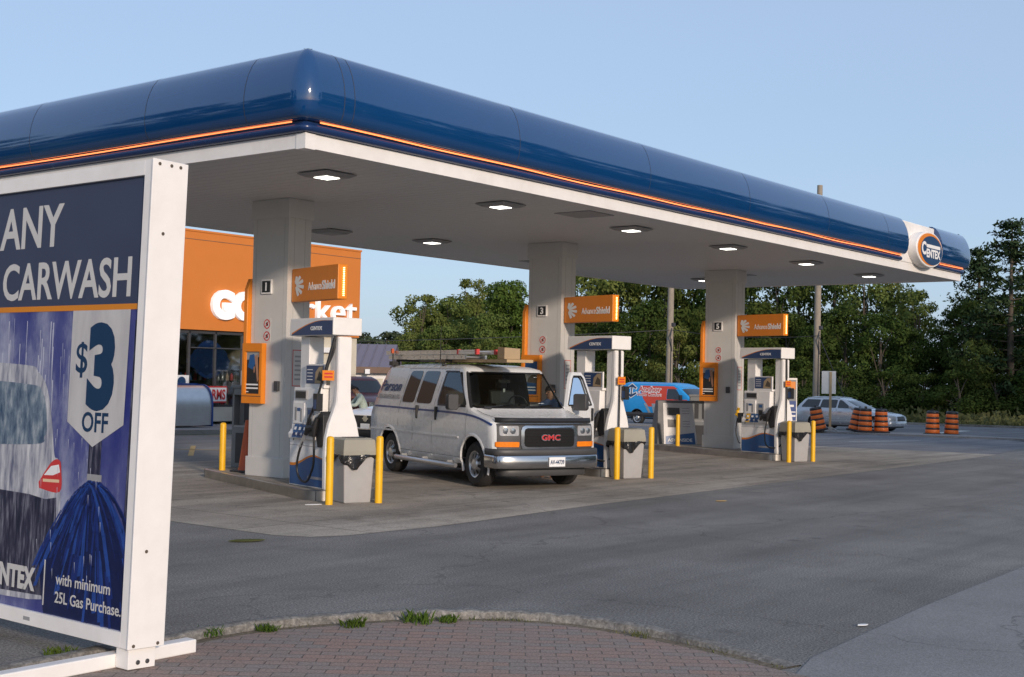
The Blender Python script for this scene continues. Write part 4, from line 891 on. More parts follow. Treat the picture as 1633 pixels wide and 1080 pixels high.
    for e in (0, 1):
        q = [(z, (a-.02, a+.02)[0] if e == 0 else c-.02, a+.02 if e == 0 else c+.02) for z, a, c in wz(.31, 1.43, .86, 1.36)]; side_patch(sh, b, q, -1, .006, nc=1)
    for z0, z1 in ((1.335, 1.37), (1.935, 1.965)): side_patch(sh, b, [(z0, .33 if z0 < 1.5 else .88, 1.42), (z1, .35 if z0 < 1.5 else .90, 1.42)], -1, .006)
    b.build('window_seal', 'black', t, 0)
    for a0, b0, a1, b1 in ((1.70, 2.32, 1.62, 2.22), (2.43, 2.95, 2.33, 2.83)):
        b = MB(); side_patch(sh, b, wz(a0, b0, a1, b1), -1, .008); b.build('side_window', 'glassdark', t, 40)
    # seams, stripe, handles
    b = MB()
    for y, z0, z1 in ((1.56, .48, 1.98), (2.375, .50, 1.98), (3.02, .9, 1.98), (.24, .62, 1.30)):
        side_patch(sh, b, [(z0+(z1-z0)*k/8, y-.004-.08*max(0, (z0+(z1-z0)*k/8-1.34)/.6), y+.004-.08*max(0, (z0+(z1-z0)*k/8-1.34)/.6)) for k in range(9)], -1, .0015, nc=1, depth=.004)
    for z in (.47, 1.99): side_patch(sh, b, [(z, .25 if z < 1 else .9, 3.0), (z+.007, .25 if z < 1 else .9, 3.0)], -1, .0015, nc=10, depth=.004)
    b.build('door_seam', 'darkmetal', t, 0)
    b = MB(); side_patch(sh, b, [(z, .5, 4.30) for z in (.80, .815, .83)], -1, .010, nc=10, depth=.012); b.build('side_crease', 'vanwhite', t, 40)
    b = MB(); st = [(4.36, 1.255), (3.2, 1.25), (2.2, 1.24), (1.2, 1.235), (.5, 1.225), (.25, 1.215), (-.05, 1.19), (-.3, 1.155), (-.55, 1.105), (-.66, 1.075)]; sp = smooth_path(st, 4)
    for s in (-1, 1):
        if s < 0: grid_patch(b, [[(s*(sh.side(p.x, p.y+d)+.0045), p.x, p.y+d) for p in sp] for d in (-.017, .017)], [[(s*(sh.side(p.x, p.y+d)-.004), p.x, p.y+d) for p in sp] for d in (-.017, .017)])
    b.build('stripe', 'stripe', t, 0)
    for y, x in ((2.20, 1.0), (1.41, 1.0)):
        b = MB(); b.box(-x-.022, -x+.03, y-.03, y+.03, 1.075, 1.315); b.build('handle', 'black', t, 0, bevel=.012)
    b = MB(); text('Parson', 'lettering', 'script', t, (-(sh.side(3.5, 1.58)+.014), 4.04, 1.56), (.0, -1, .0), (.22, 0, 1), .20, bold=.015, width=.95, shear=.35)
    text('REFRIGERATION LTD.', 'lettering', 'faded', t, (-(sh.side(3.5, 1.43)+.012), 4.14, 1.415), (0, -1, 0), (.2, 0, 1), .075, bold=.008, width=1.10)
    # arches, wheels, step
    for y in (-.02, 3.43):
        b = MB()
        arch_lip(sh, b, y, .40, .46, -1); b.build('arch_lip', 'vanwhite', t, 50)
        b = MB(); arch_lip(sh, b, y, .40, .46, 1); b.build('arch_lip', 'vanwhite', t, 50)
        for s in (-1, 1): wheel(t, s*.95, y, .385, .225, .25, s)
    b = MB(); b.tube([(-1.04, 2.98, .33), (-1.09, 2.85, .33), (-1.09, .62, .33), (-1.04, .50, .33)], .045, 10)
    for y in (.8, 1.8, 2.7): b.box(-1.06, -.85, y-.02, y+.02, .33, .40)
    b.build('running_board', 'alu', t, 50)
    b = MB(); b.box(-.85, .85, -.6, 4.3, .30, .40); b.tube([(-.5, -.3, .26), (-.5, 4.2, .26)], .05, 8); b.box(-.7, .7, 3.38, 3.48, .28, .38); b.build('underbody', 'black', t, 0)
    # front
    b = MB(); front_patch(sh, b, rows(.68, 1.10, -.93, .93, -.93, .93, .02), .012, nc=24, depth=.03); b.build('front_panel', 'vangrey', t, 40)
    fw = lambda z0, z1, x0, x1, off, m, name, r=.03, d=.03, par=None: (lambda mb: (front_patch(sh, mb, rows(z0, z1, x0, x1, x0, x1, r), off, nc=12, depth=d), mb.build(name, m, par or t, 40))[1])(MB())
    g = fw(.665, 1.075, -.545, .545, .045, 'chrome', 'grille_surround', .09, .05)
    fw(.715, 1.03, -.485, .485, .050, 'grilleblack', 'grille', .06, .01, g)
    b = MB()
    for k in range(6): z = .75+.048*k; front_patch(sh, b, [(z, -.47, .47), (z+.012, -.47, .47)], .060, nc=10, depth=.012)
    b.build('grille_bars', 'grilleblack', g, 0)
    text('GMC', 'badge', 'chrome', g, (-.19, sh.front(0, .87)-.072, .825), (1, 0, 0), (0, 0, 1), .10, ext=.008, bold=.045, width=.38)
    text('GMC', 'badge_face', 'redbadge', g, (-.175, sh.front(0, .87)-.0775, .835), (1, 0, 0), (0, 0, 1), .08, ext=.004, bold=.02, width=.35)
    for s in (-1, 1):
        xs = sorted((s*.575, s*.90)); h = fw(.90, 1.065, xs[0], xs[1], .020, 'lampglass', 'headlight', .025)
        b = MB()
        for q in (.68, .80): b.lathe([(.001, 0), (.05, .0), (.05, -.008), (.001, -.012)], 16, 'y', (s*q, sh.front(s*q, .98)-.020, .98))
        b.build('reflector', 'chrome', h, 40)
        xs = sorted((s*.565, s*.955)); fw(.715, .80, xs[0], xs[1], .026, 'amber', 'turn_signal', .015)
    b = MB(); bumper(b, -1.00, 1.01, .26, -.47, .365, .575, .10); b.build('bumper', 'chrome', t, 50)
    b = MB(); bumper(b, -.985, 1.015, .26, -.49, .578, .685, .12); b.build('bumper_cover', 'vangrey', t, 50)
    b = MB(); bumper(b, -.86, .82, .2, -.5, .23, .36, .05); b.build('valance', 'vangrey', t, 50)
    pl = MB(); pl.box(-.075, .235, -1.022, -1.012, .395, .55); p = pl.build('license_plate', 'inkwhite', t, 0)
    text('AV·44739'.replace('·', '-'), 'plate_number', 'ink', p, (-.055, -1.0235, .435), (1, 0, 0), (0, 0, 1), .07, bold=.02, width=.27)
    b = MB(); pts = [(-.93, -.66), (-.85, -.80), (-.6, -.90), (-.3, -.925), (0, -.93), (.3, -.925), (.6, -.90), (.85, -.80), (.93, -.66)]
    b.loft([[(x, y+.03, 1.12), (x, y-.02, 1.115), (x, y-.035, 1.15), (x, y+.0, 1.20), (x, y+.012, 1.20), (x, y-.012, 1.15)] for x, y in pts], 0); b.build('bug_deflector', 'black', t, 40)
    b = MB(); hp = [(-.30, -.55), (-.55, .0), (.55, .0), (.30, -.55)]
    for s in (-1, 1): b.tube([(s*.86, -.58, 1.186), (s*.90, -.2, 1.245), (s*.90, .02, 1.30)], .004, 4)
    b.build('hood_seam', 'darkmetal', t, 0)
    b = MB(); b.tube([(-.75, .05, 1.345), (-.1, .20, 1.385)], .012, 6); b.tube([(.05, .05, 1.345), (.70, .22, 1.385)], .012, 6); b.tube([(-.62, .02, 1.33), (-.75, .05, 1.345)], .02, 6); b.build('wiper', 'black', t, 0)
    # mirrors
    b = MB(); b.loft([[(-1.11-q*.10, .52+o, 1.42-q2*.135) for q, q2 in ((-1, .75), (-.75, 1), (.75, 1), (1, .75), (1, -.85), (.75, -1), (-.75, -1), (-1, -.85))] for o in (-.03, .10)], 0); b.tube([(-.94, .55, 1.36), (-1.1, .56, 1.36)], .03, 8); b.build('side_mirror', 'vangrey', t, 40, bevel=.02)
    # open driver's door, hinged at the left front pillar
    d = thing('driver_door', None, None); d.parent = t; d.location = (.985, .26, 0); d.rotation_euler.z = R(-58)
    b = MB()
    out = [(0, .45), (1.27, .45), (1.27, 1.35), (1.20, 1.90), (1.10, 1.985), (.72, 1.985), (.60, 1.90), (.12, 1.36), (0, 1.30)]
    def lean(x, z): return -.20*max(0, (z-1.34)/.6)
    inn = [(.17, 1.38), (1.16, 1.38), (1.10, 1.86), (1.04, 1.91), (.74, 1.91), (.66, 1.86)]
    low = [(0, .45), (1.27, .45), (1.27, 1.36), (0, 1.36)]
    def slab(pts, x0=-.05, x1=.02):
        b.loft([[(x+lean(x, z), y, z) for y, z in pts] for x in (x0, x1)])
    slab(low); slab([(1.27, 1.36), (1.20, 1.90), (1.10, 1.985), (1.04, 1.91), (1.10, 1.86), (1.16, 1.36)]); slab([(1.10, 1.985), (.72, 1.985), (.74, 1.91), (1.04, 1.91)]); slab([(.72, 1.985), (.60, 1.90), (.10, 1.36), (.17, 1.36), (.66, 1.86), (.74, 1.91)])
    b.build('door_panel', 'vanwhite', d, 0, bevel=.008)
    b = MB(); b.poly([(-.01+lean(0, z), y, z) for y, z in inn]); b.build('door_glass', 'pane', d, 0)
    b = MB()
    for k in range(len(inn)):
        a, c = inn[k], inn[(k+1) % len(inn)]; b.tube([(.015+lean(0, a[1]), a[0], a[1]), (.015+lean(0, c[1]), c[0], c[1])], .016, 6)
    b.build('glass_seal', 'black', d, 0)
    b = MB(); b.box(.02, .05, 1.12, 1.18, 1.08, 1.32); b.build('door_handle', 'black', d, 0, bevel=.01)
    b = MB(); b.loft([[(.18+q*.13, .30+o, 1.44-q2*.15) for q, q2 in ((-1, .75), (-.75, 1), (.75, 1), (1, .75), (1, -.85), (.75, -1), (-.75, -1), (-1, -.85))] for o in (-.03, .10)], 0); b.tube([(.0, .30, 1.36), (.12, .30, 1.36)], .03, 8); b.build('side_mirror', 'vangrey', d, 40, bevel=.02)
    # roof rack and whip aerial
    for y in (1.75, 3.9):
        b = MB(); b.tube([(-.66, y, 2.05), (-.66, y, 2.15), (.66, y, 2.15), (.66, y, 2.05)], .022, 8); b.box(-.70, -.62, y-.05, y+.05, 2.03, 2.08); b.box(.62, .70, y-.05, y+.05, 2.03, 2.08); b.build('roof_bar', 'black', t, 40)
    b = MB(); b.tube([(-.72, 3.9, 2.02), (-.72, 3.95, 2.30)], .018, 8); b.box(-.76, -.60, 3.86, 4.02, 2.05, 2.13); 
    b.build('rack_post', 'black', t, 40)
    b = MB(); b.box(-.75, -.70, 3.93, 3.98, 2.29, 2.38); b.build('rack_cap', 'conecol', t, 0)
    b = MB(); b.tube([(-.72, 1.83, 2.08), (-.72, 1.83, 2.35), (-.72, 1.82, 2.78)], [.012, .008, .004], 6); b.build('whip_aerial', 'black', t, 0)
    return t, sh
VAN, VSH = savana()
def vloc(x, y, z): c, s = math.cos(.386), math.sin(.386); return (6.67+c*x+s*y, 1.61-s*x+c*y, z+.004)
def ladder(lab, x0, x1, y0, y1, z, tips):
    t = thing('ladder', lab, 'ladder', vloc(0, 0, 0), -.386)
    b = MB()
    for x in (x0, x1):
        b.box(x-.018, x+.018, y0, y1, z, z+.075); b.box(x-.026, x-.018, y0, y1, z+.06, z+.075); b.box(x-.026, x-.018, y0, y1, z, z+.012)
    n = int((y1-y0)/.3)
    b.build('rail', 'alu', t, 0)
    r = MB()
    for k in range(n): y = y0+.15+k*(y1-y0-.2)/n; r.tube([(x0-.024, y, z+.038), (x1+.02, y, z+.038)], .018, 8)
    r.build('rung', 'alu', t, 40)
    if tips:
        b = MB()
        for x in (x0, x1): b.box(x-.03, x+.03, y0-.02, y0+.05, z-.005, z+.085, 0); b.box(x-.03, x+.03, y0+.68, y0+.74, z-.005, z+.085, 0); b.box(x-.028, x-.024, y0+.05, y0+.68, z+.01, z+.03, 1); b.box(x-.028, x-.024, y0+.05, y0+.68, z+.045, z+.065, 1)
        b.build('end_sleeve', ['inkred', 'inkwhite'], t, 0)
ladder('long aluminium ladder with red end sleeves, upper one on the van roof rack', -.66, -.28, .50, 4.35, 2.262, True)
ladder('dull aluminium ladder, lower one lying on the van roof rack', -.63, -.22, 1.0, 4.30, 2.172, False)
b = MB(); b.box(-.22, .30, -.85, 1.9, 0, .05); tag(b.build('cardboard_box', 'card', None, 0), 'x', 'box')
o = bpy.context.scene.objects['cardboard_box']; o.data.materials[0] = M['lumber']; o.name = 'plank_stack'; o.data.name = 'plank_stack'; o.location = vloc(-.30, .55, 2.12); o.rotation_euler.z = -.386; o['label'] = 'flat stack of bare boards on the van roof under the carton'; o['category'] = 'boards'
b = MB(); b.loft([[(.02, 0, 0), (.34, 0, 0), (.34, .24, .0), (.02, .24, .0)], [(.02, 0, .20), (.34, 0, .185), (.34, .24, .20), (.02, .24, .21)]]); tag(b.build('cardboard_box', 'card', None, 0, loc=vloc(-.42, .0, 2.178), rotz=-.36, bevel=.006), 'tan cardboard carton on the front end of the van roof load', 'box')

def simple_vehicle(name, lab, cat, loc, rz, lv, wheels, wr, body, wins, screen, half, feats, wheelkind='alloy', rimmat='alu'):
    t = thing(name, lab, cat, loc, rz); sh = Shell(lv)
    b = MB(); sh.mesh(b)
    finish_body(b, 'body', [body, body, 'black'], t, [(y, wr) for y in wheels], wr*1.16, half)
    z0, z1 = screen
    b = MB(); front_patch(sh, b, [(z, -sh.at(z)[2]+.09, sh.at(z)[2]-.09) for z in [z0+(z1-z0)*k/5 for k in range(6)]], .006, nc=12, depth=.01); b.build('windscreen', 'glassdark', t, 40)
    for s in (-1, 1):
        for w_ in wins: b = MB(); side_patch(sh, b, rows(*w_), s, .006); b.build('side_window', 'glassdark', t, 40)
        for y in wheels: wheel(t, s*(half-.03), y, wr, wr*.66, .22, s, wheelkind, rimmat)
        for y in wheels: b = MB(); arch_lip(sh, b, y, wr, wr*1.16, s, .006, .035); b.build('arch_trim', feats.get('arch', body), t, 50)
    b = MB(); bumper(b, lv[1][1]-.04, lv[2][3]-.02, lv[2][4], lv[1][1]+.35, lv[0][0]+.02, lv[0][0]+.24, .1); b.build('bumper', feats.get('bumper', body), t, 50)
    b = MB(); b.box(-half*.8, half*.8, lv[0][1]+.1, lv[0][2]-.1, lv[0][0]-.06, lv[0][0]+.02); b.build('underbody', 'black', t, 0)
    return t, sh
# silver estate car on the road
LV = [(.24, -.78, 3.78, .80, .35, .2), (.36, -.88, 3.88, .90, .4, .2), (.56, -.90, 3.92, .925, .45, .2), (.70, -.86, 3.92, .92, .5, .2), (.78, -.68, 3.92, .915, .55, .2), (.85, -.25, 3.91, .905, .5, .2), (.92, .25, 3.88, .89, .42, .2), (.97, .50, 3.86, .87, .35, .2), (1.10, .78, 3.78, .82, .30, .2), (1.36, 1.38, 3.55, .70, .25, .25), (1.44, 1.65, 3.40, .64, .3, .3), (1.50, 2.1, 3.1, .50, .3, .3)]
P0 = at(1424, 690, 56); gz0 = -.24
car, sh = simple_vehicle('estate_car', 'silver estate car on the road behind the orange barrels', 'car', (P0.x+.9, P0.y+.85, gz0), R(-2), LV, (0, 2.82), .325, 'silver', [(1.0, 1.36, 1.05, 1.75, 1.60, 1.72), (1.0, 1.37, 1.82, 2.62, 1.80, 2.55), (1.0, 1.36, 2.70, 3.55, 2.63, 3.30)], (1.0, 1.35), .915, {})
b = MB()
for s in (-1, 1): b.tube([(s*.62, 1.75, 1.45), (s*.63, 2.5, 1.50), (s*.62, 3.35, 1.43)], .018, 6)
b.build('roof_rail', 'alu', car, 40)
b = MB(); b.box(-1.06, -.90, .98, 1.12, 1.0, 1.12); b.box(.90, 1.06, .98, 1.12, 1.0, 1.12); b.build('side_mirror', 'silver', car, 0, bevel=.02)
for s in (-1, 1):
    xs = sorted((s*.50, s*.84)); b = MB(); front_patch(sh, b, rows(.60, .74, xs[0], xs[1], xs[0], xs[1], .03), .008, nc=6); b.build('headlight', 'lampglass', car, 40)
b = MB(); front_patch(sh, b, rows(.50, .70, -.40, .40, -.36, .36, .03), .010, nc=8); b.build('grille', 'black', car, 40)
b = MB(); side_patch(sh, b, [(z, .5, 2.3) for z in (.42, .45)], -1, .01, nc=8); b.build('door_trim', 'alu', car, 0)
b = MB()
for y in (.62, 1.78, 2.62): side_patch(sh, b, [(z, y-.004, y+.004) for z in (.35, .5, .7, .9, .97)], -1, .003, nc=1, depth=.004)
b.build('door_seam', 'darkmetal', car, 0)
for y in (1.60, 2.50): b = MB(); b.box(-.94, -.88, y-.09, y+.09, .82, .85); b.build('handle', 'silver', car, 0)
# wrapped delivery van far across the forecourt
LT = [(.34, -.86, 4.28, .90, .35, .12), (.50, -.98, 4.36, .99, .40, .12), (.80, -1.0, 4.38, 1.0, .42, .12), (1.0, -.93, 4.38, 1.0, .45, .12), (1.08, -.70, 4.38, .995, .45, .12), (1.20, -.25, 4.38, .985, .4, .12), (1.27, .0, 4.38, .975, .3, .12), (1.5, .30, 4.37, .95, .26, .12), (1.85, .80, 4.34, .89, .22, .14), (1.98, 1.05, 4.30, .85, .25, .2), (2.05, 1.35, 4.2, .74, .3, .3), (2.08, 1.8, 4.0, .55, .3, .3)]
P1 = at(990, 677, 63.5)
tv, sh = simple_vehicle('delivery_van', 'blue and red wrapped delivery van with white Anchor lettering on the road', 'van', (P1.x+.9, P1.y-4.2, gz(P1.x, P1.y)-.02), R(-4), LT, (0, 3.3), .345, 'vblue', [(1.28, 1.78, .62, 1.55, 1.05, 1.53)], (1.29, 1.88), .99, {'arch': 'black', 'bumper': 'vangrey'}, 'steel')
b = MB()
for rw in ([(z, .2+.75*(z-1.3)/.5 if z > 1.3 else -.45, 2.65+.9*(z-.95)) for z in (.90, 1.1, 1.2, 1.28)], [(z, 1.56, 2.95+.45*(z-1.28)) for z in (1.28, 1.5, 1.78)], [(z, .95+.5*(z-1.78)/.25, 3.17+.4*(z-1.78)) for z in (1.78, 1.9, 2.03)]): side_patch(sh, b, rw, -1, .004, nc=8)
b.build('red_wrap', 'vred', tv, 0)
b = MB(); side_patch(sh, b, [(z, 1.0+(z-.5)*.8, 2.3+.2*(z-.5)) for z in (.52, .7, .9, 1.05)], -1, .008, nc=6); side_patch(sh, b, [(z, 2.4+(z-.5)*.6, 2.55+.6*(z-.5)) for z in (.52, .7, .9, 1.05)], -1, .008, nc=3); b.build('grey_wrap', 'alu', tv, 0)
b = MB(); side_patch(sh, b, [(z, -.40, 4.25) for z in (.36, .5, .60)], -1, .012, nc=12); b.build('sill_cover', 'vangrey', tv, 0)
b = MB(); side_patch(sh, b, rows(1.31, 1.97, 2.0, 3.25, 2.05, 3.20, .1), -1, .010); tx = -(sh.at(1.6)[2]+.016)
text('Anchor', 'lettering', 'inkwhite', tv, (-(sh.at(1.62)[2]+.012), 3.30, 1.61), (0, -1, 0), (.16, 0, 1), .27, bold=.085, width=1.42); text('Anchor', 'lettering', 'vred', tv, (-(sh.at(1.62)[2]+.020), 3.26, 1.63), (0, -1, 0), (.16, 0, 1), .24, bold=.01, width=1.34)
text('Home Comfort', 'lettering', 'inkwhite', tv, (-(sh.at(1.43)[2]+.012), 3.32, 1.41), (0, -1, 0), (.16, 0, 1), .15, bold=.06, width=1.46); text('Home Comfort', 'lettering', 'vred', tv, (-(sh.at(1.43)[2]+.020), 3.28, 1.425), (0, -1, 0), (.16, 0, 1), .11, bold=.0, width=1.38)
b = MB(); an = []
def anc(mb, x, k, mi):
    Z = lambda z: z
    def q(pts): mb.poly([(x-(z-1.4)*-.16, y, z) for y, z in pts], mi)
    q([(3.66-k, 1.45), (3.72+k, 1.45), (3.72+k, 1.85), (3.66-k, 1.85)]); q([(3.69, 1.98+k), (3.40-k, 1.80), (3.46-k, 1.74-k), (3.69, 1.86-k), (3.92+k, 1.74-k), (3.98+k, 1.80)])
    q([(3.69, 1.32-k), (3.38-k, 1.50), (3.42-k, 1.58+k), (3.69, 1.45+k), (3.96+k, 1.58+k), (4.0+k, 1.50)])
anc(b, -(sh.at(1.4)[2]+.010), .05, 0); anc(b, -(sh.at(1.4)[2]+.018), .0, 1); b.build('anchor_emblem', ['inkwhite', 'ink'], tv, 0)
b = MB(); b.box(-1.14, -.98, .62, .75, 1.25, 1.5); b.build('side_mirror', 'black', tv, 0, bevel=.02)
# white car with a man cleaning its windscreen, beyond the first pump
LC = [(.30, -.76, 3.60, .84, .3, .2), (.46, -.86, 3.66, .92, .35, .2), (.70, -.88, 3.68, .93, .38, .2), (.88, -.86, 3.68, .93, .4, .2), (.97, -.74, 3.66, .92, .45, .2), (1.02, -.35, 3.65, .91, .42, .2), (1.07, .15, 3.62, .89, .35, .2), (1.12, .38, 3.6, .87, .3, .2), (1.30, .72, 3.5, .82, .25, .2), (1.52, 1.15, 3.35, .72, .2, .2), (1.62, 1.5, 3.2, .65, .3, .3), (1.67, 2.0, 2.9, .5, .3, .3)]
c = Vector((11.18, 9.93, 0)); rz = R(-90); fwd = Vector((math.sin(rz), -math.cos(rz), 0)); pos = c-fwd*.9
wc, sh = simple_vehicle('white_car', 'white car with a black grille parked behind the nearest fuel pump', 'car', (pos.x, pos.y, .004), rz, LC, (0, 2.65), .34, 'carwhite', [(1.15, 1.50, .92, 1.75, 1.32, 1.73), (1.15, 1.50, 1.82, 2.7, 1.82, 2.65)], (1.14, 1.50), .92, {'bumper': 'black'})
b = MB(); front_patch(sh, b, rows(.58, .86, -.62, .62, -.78, .78, .04), .012, nc=10); b.build('grille', 'black', wc, 40)
b = MB(); b.lathe([(.05, 0), (.075, 0), (.075, -.012), (.05, -.012)], 20, 'y', (0, sh.front(0, .78)-.014, .79)); b.box(-.10, .10, sh.front(0, .78)-.03, sh.front(0, .78)-.02, .775, .805); b.build('badge', 'chrome', wc, 40)
b = MB(); b.box(-.15, .15, sh.front(0, .6)-.03, sh.front(0, .6)-.02, .52, .67); b.build('license_plate', 'inkwhite', wc, 0)
for s in (-1, 1):
    xs = sorted((s*.66, s*.90)); b = MB(); front_patch(sh, b, rows(.70, .90, xs[0], xs[1], xs[0]+.02*s, xs[1]+.0, .03), .016, nc=6); b.build('headlight', 'lampglass', wc, 40)
b = MB(); bumper(b, -.93, .90, .35, -.55, .52, .55, .02); b.build('bumper_trim', 'chrome', wc, 50)
# dark red pickup glimpsed behind the van
pp = at(597, 655, 44); rz = R(-20)
LP = [(.45, -.8, 4.2, .88, .25, .1), (.7, -.88, 4.3, .97, .3, .1), (1.0, -.86, 4.3, .98, .3, .1), (1.12, -.6, 4.3, .97, .3, .1), (1.22, .5, 4.28, .96, .3, .1), (1.27, .8, 2.9, .94, .3, .1), (1.75, 1.3, 2.75, .80, .2, .15), (1.86, 1.55, 2.6, .7, .25, .2)]
pk, sh = simple_vehicle('pickup_truck', 'dark red pickup truck half hidden behind the work van', 'truck', (pp.x+.6, pp.y+.6, gz(pp.x, pp.y)), rz, LP, (0, 3.4), .38, 'darkred', [(1.30, 1.72, 1.05, 1.75, 1.4, 1.73), (1.30, 1.72, 1.83, 2.65, 1.83, 2.6)], (1.30, 1.72), .97, {'bumper': 'chrome'})
b = MB(); front_patch(sh, b, rows(.72, 1.0, -.6, .6, -.6, .6, .04), .012, nc=8); b.build('grille', 'chrome', pk, 40)

# ================================================================= STORE
def store():
    t = thing('store_building', 'convenience store with a wide orange fascia, white raised lettering and glass front', 'store', (0, 23.2, 0))
    X0, X1, ZF, ZT2 = 11.0, 24.12, 3.24, 6.55; G = .13
    b = MB(); b.prism([(-.05, 2.9), (-.05, 6.2), (.05, 6.3), (8.8, 6.3), (8.8, 2.9)], 'x', -9, X0-.05); b.build('wing_roof', 'brownfascia', t, 0)
    b = MB(); b.box(-8.6, X0+.05, .14, 8.6, G, 2.9); b.build('wing_wall', 'beige', t, 0)
    b = MB(); b.box(X0, X1, 0, 9, ZF, ZT2); b.box(X0-.02, X1+.03, -.03, 9.03, ZT2, ZT2+.07); b.box(X0, X1, -.012, 0, 6.28, 6.30, 1); b.build('fascia_wall', ['stuccoorange', 'brownfascia'], t, 0, bevel=.01)
    b = MB(); b.box(19.6, X1, .12, 8.9, G, ZF); b.box(X0+.1, 19.6, 8.7, 8.9, G, ZF); b.box(X0+.1, X0+.3, .12, 8.7, G, ZF); b.build('wall', 'beige', t, 0)
    b = MB(); b.box(X0+.1, 19.6, .10, .34, G, .62); 
    for k in range(3): b.box(X0+.1, 19.6, .096, .10, .24+.13*k, .246+.13*k, 1)
    b.build('base_wall', ['block', 'beige'], t, 0)
    b = MB(); b.box(X0+.3, 19.6, .34, 8.7, .10, .15); b.build('shop_floor', 'grey', t, 0)
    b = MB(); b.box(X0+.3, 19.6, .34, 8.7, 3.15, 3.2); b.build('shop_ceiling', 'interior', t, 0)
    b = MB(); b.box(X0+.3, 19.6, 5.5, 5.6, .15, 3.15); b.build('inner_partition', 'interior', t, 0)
    mull = [19.45, 18.55, 17.35, 16.25, 15.1, 13.9, 12.7, 11.5]
    b = MB()
    for x in mull: b.box(x-.035, x+.035, .12, .24, .62, 3.2)
    b.box(X0+.1, 19.6, .12, .24, 3.12, 3.24); b.box(X0+.1, 19.6, .12, .24, .62, .70); b.box(16.25, 19.45, .12, .22, 2.62, 2.66)
    b.build('window_frame', 'darkmetal', t, 0, bevel=.006)
    for a, c in zip(mull[1:], mull): 
        b = MB(); b.poly([(a+.035, .18, .70), (c-.035, .18, .70), (c-.035, .18, 3.12), (a+.035, .18, 3.12)]); b.build('window_pane', 'shoppane', t, 0)
    text('GO', 'lettering', 'letter', t, (16.95, -.015, 3.72), (1, 0, 0), (0, 0, 1), .86, ext=.14, bold=.07, width=2.02)
    text('market', 'lettering', 'letter', t, (19.1, -.015, 3.76), (1, 0, 0), (0, 0, 1), .98, ext=.14, bold=.0, width=4.75)
    b = MB(); b.box(22.3, 22.75, -.02, .12, 2.62, 2.82); b.build('wall_lamp', 'inkwhite', t, 0, bevel=.02)
    b = MB(); b.lathe([(.62, 0), (.66, 0), (.66, .012), (.62, .012)], 30, 'y', (17.15, .20, 2.25)); 
    b.build('window_decal_ring', 'stripe', t, 0)
    b = MB(); b.prism([(17.15+.9*math.cos(2*math.pi*k/26)*(1+.1*math.sin(5*k)), 2.22+.48*math.sin(2*math.pi*k/26)*(1+.12*math.cos(3*k))) for k in range(26)], 'y', .19, .20); b.build('window_decal', 'navy', t, 0)
    for x in (20.9, 21.25, 21.55):
        pass
    b = MB(); b.box(20.35, 20.5, .6, .8, ZT2+.07, ZT2+.22); b.box(20.62, 20.8, .6, .8, ZT2+.07, ZT2+.26); b.box(20.95, 21.15, .6, .8, ZT2+.07, ZT2+.28); b.build('roof_vent', 'darkmetal', t, 0)
    return t
store()
S0 = (0, 23.2)
b = MB(); b.box(-1.6, 1.6, -.02, .35, 0, .03)
t = thing('display_shelf', 'dark stocked display shelf behind the store glass', 'shelf', (16.9, 24.0, .15))
b = MB()
for z in (.45, .9, 1.35, 1.78): b.box(-2.4, 2.4, 0, .45, z, z+.03)
b.box(-2.4, 2.4, .45, .48, 0, 1.9); b.box(-2.43, -2.4, 0, .48, 0, 1.9); b.box(2.4, 2.43, 0, .48, 0, 1.9); b.build('rack', 'darkmetal', t, 0)
g = np.random.default_rng(9)
protos = []
for m in ('inkred', 'vblue', 'inkwhite', 'pumpblue', 'silver', 'lumber'):
    b = MB(); b.lathe([(.001, 0), (.055, 0), (.06, .02), (.06, .17), (.03, .22), (.022, .22), (.022, .26), (.001, .26)], 10); o = b.build('bottle', m, None, 40); protos.append(o)
    tag(o, 'small bottle in the rows on the shelf behind the store glass', 'bottle', 'bottles on the store shelf')
n = 0
for zi, z in enumerate((.63, 1.08, 1.53)):
    for k in range(22):
        if n < len(protos): o = protos[n]
        else: o = protos[int(g.integers(0, 6))].copy(); COL.objects.link(o)
        o.location = (14.75+.2*k+g.uniform(-.02, .02), 24.15, z+.0); n += 1
# things along the store walk
t = thing('barrel_roof_bin', 'low silver storage bin with a curved ribbed lid and blue edge by the store window', 'storage bin', (13.0, 21.2, .13))
b = MB(); pr = []
for k in range(13): a = R(90*k/12); pr.append((-.62+1.24*math.sin(a)*.98, .55+.75*math.cos(a)))
b.prism([(.62, .02), (.62, .55)]+[(.62*math.cos(R(90*k/12))**.7, .55+.72*math.sin(R(90*k/12))) for k in range(1, 12)]+[(-.62, 1.27), (-.62, .02)], 'x', -2.2, 2.05)
o = b.build('curved_shell', 'alu', t, 40); o.scale.y = -1
b = MB()
for k in range(16): y = .05+.075*k; b.box(-2.2, 2.05, -.632, -.62, y, y+.02) if y < .55 else None
b.build('rib', 'alu', t, 0)
b = MB(); out = [(.66, -.02), (.66, .55)]+[(.66*math.cos(R(90*k/12))**.7, .55+.76*math.sin(R(90*k/12))) for k in range(1, 12)]+[(-.66, 1.31), (-.66, -.02)]
b.prism(out, 'x', 2.05, 2.10); b.prism([(-.66, 1.27), (-.1, 1.27), (-.1, 1.32), (-.66, 1.32)], 'x', -2.2, 2.05); o = b.build('blue_edge', 'stripe', t, 30); o.scale.y = -1
t = thing('poster_sign', 'white window sign with red WORMS lettering', 'sign', (17.0, 23.2, .72)); 
b = MB(); b.box(-.55, .75, -.02, .0, .05, .62); b.box(-.55, .75, -.024, -.02, .05, .10, 1); b.box(-.55, .75, -.024, -.02, .57, .62, 1); b.build('card', ['inkwhite', 'inkred'], t, 0)
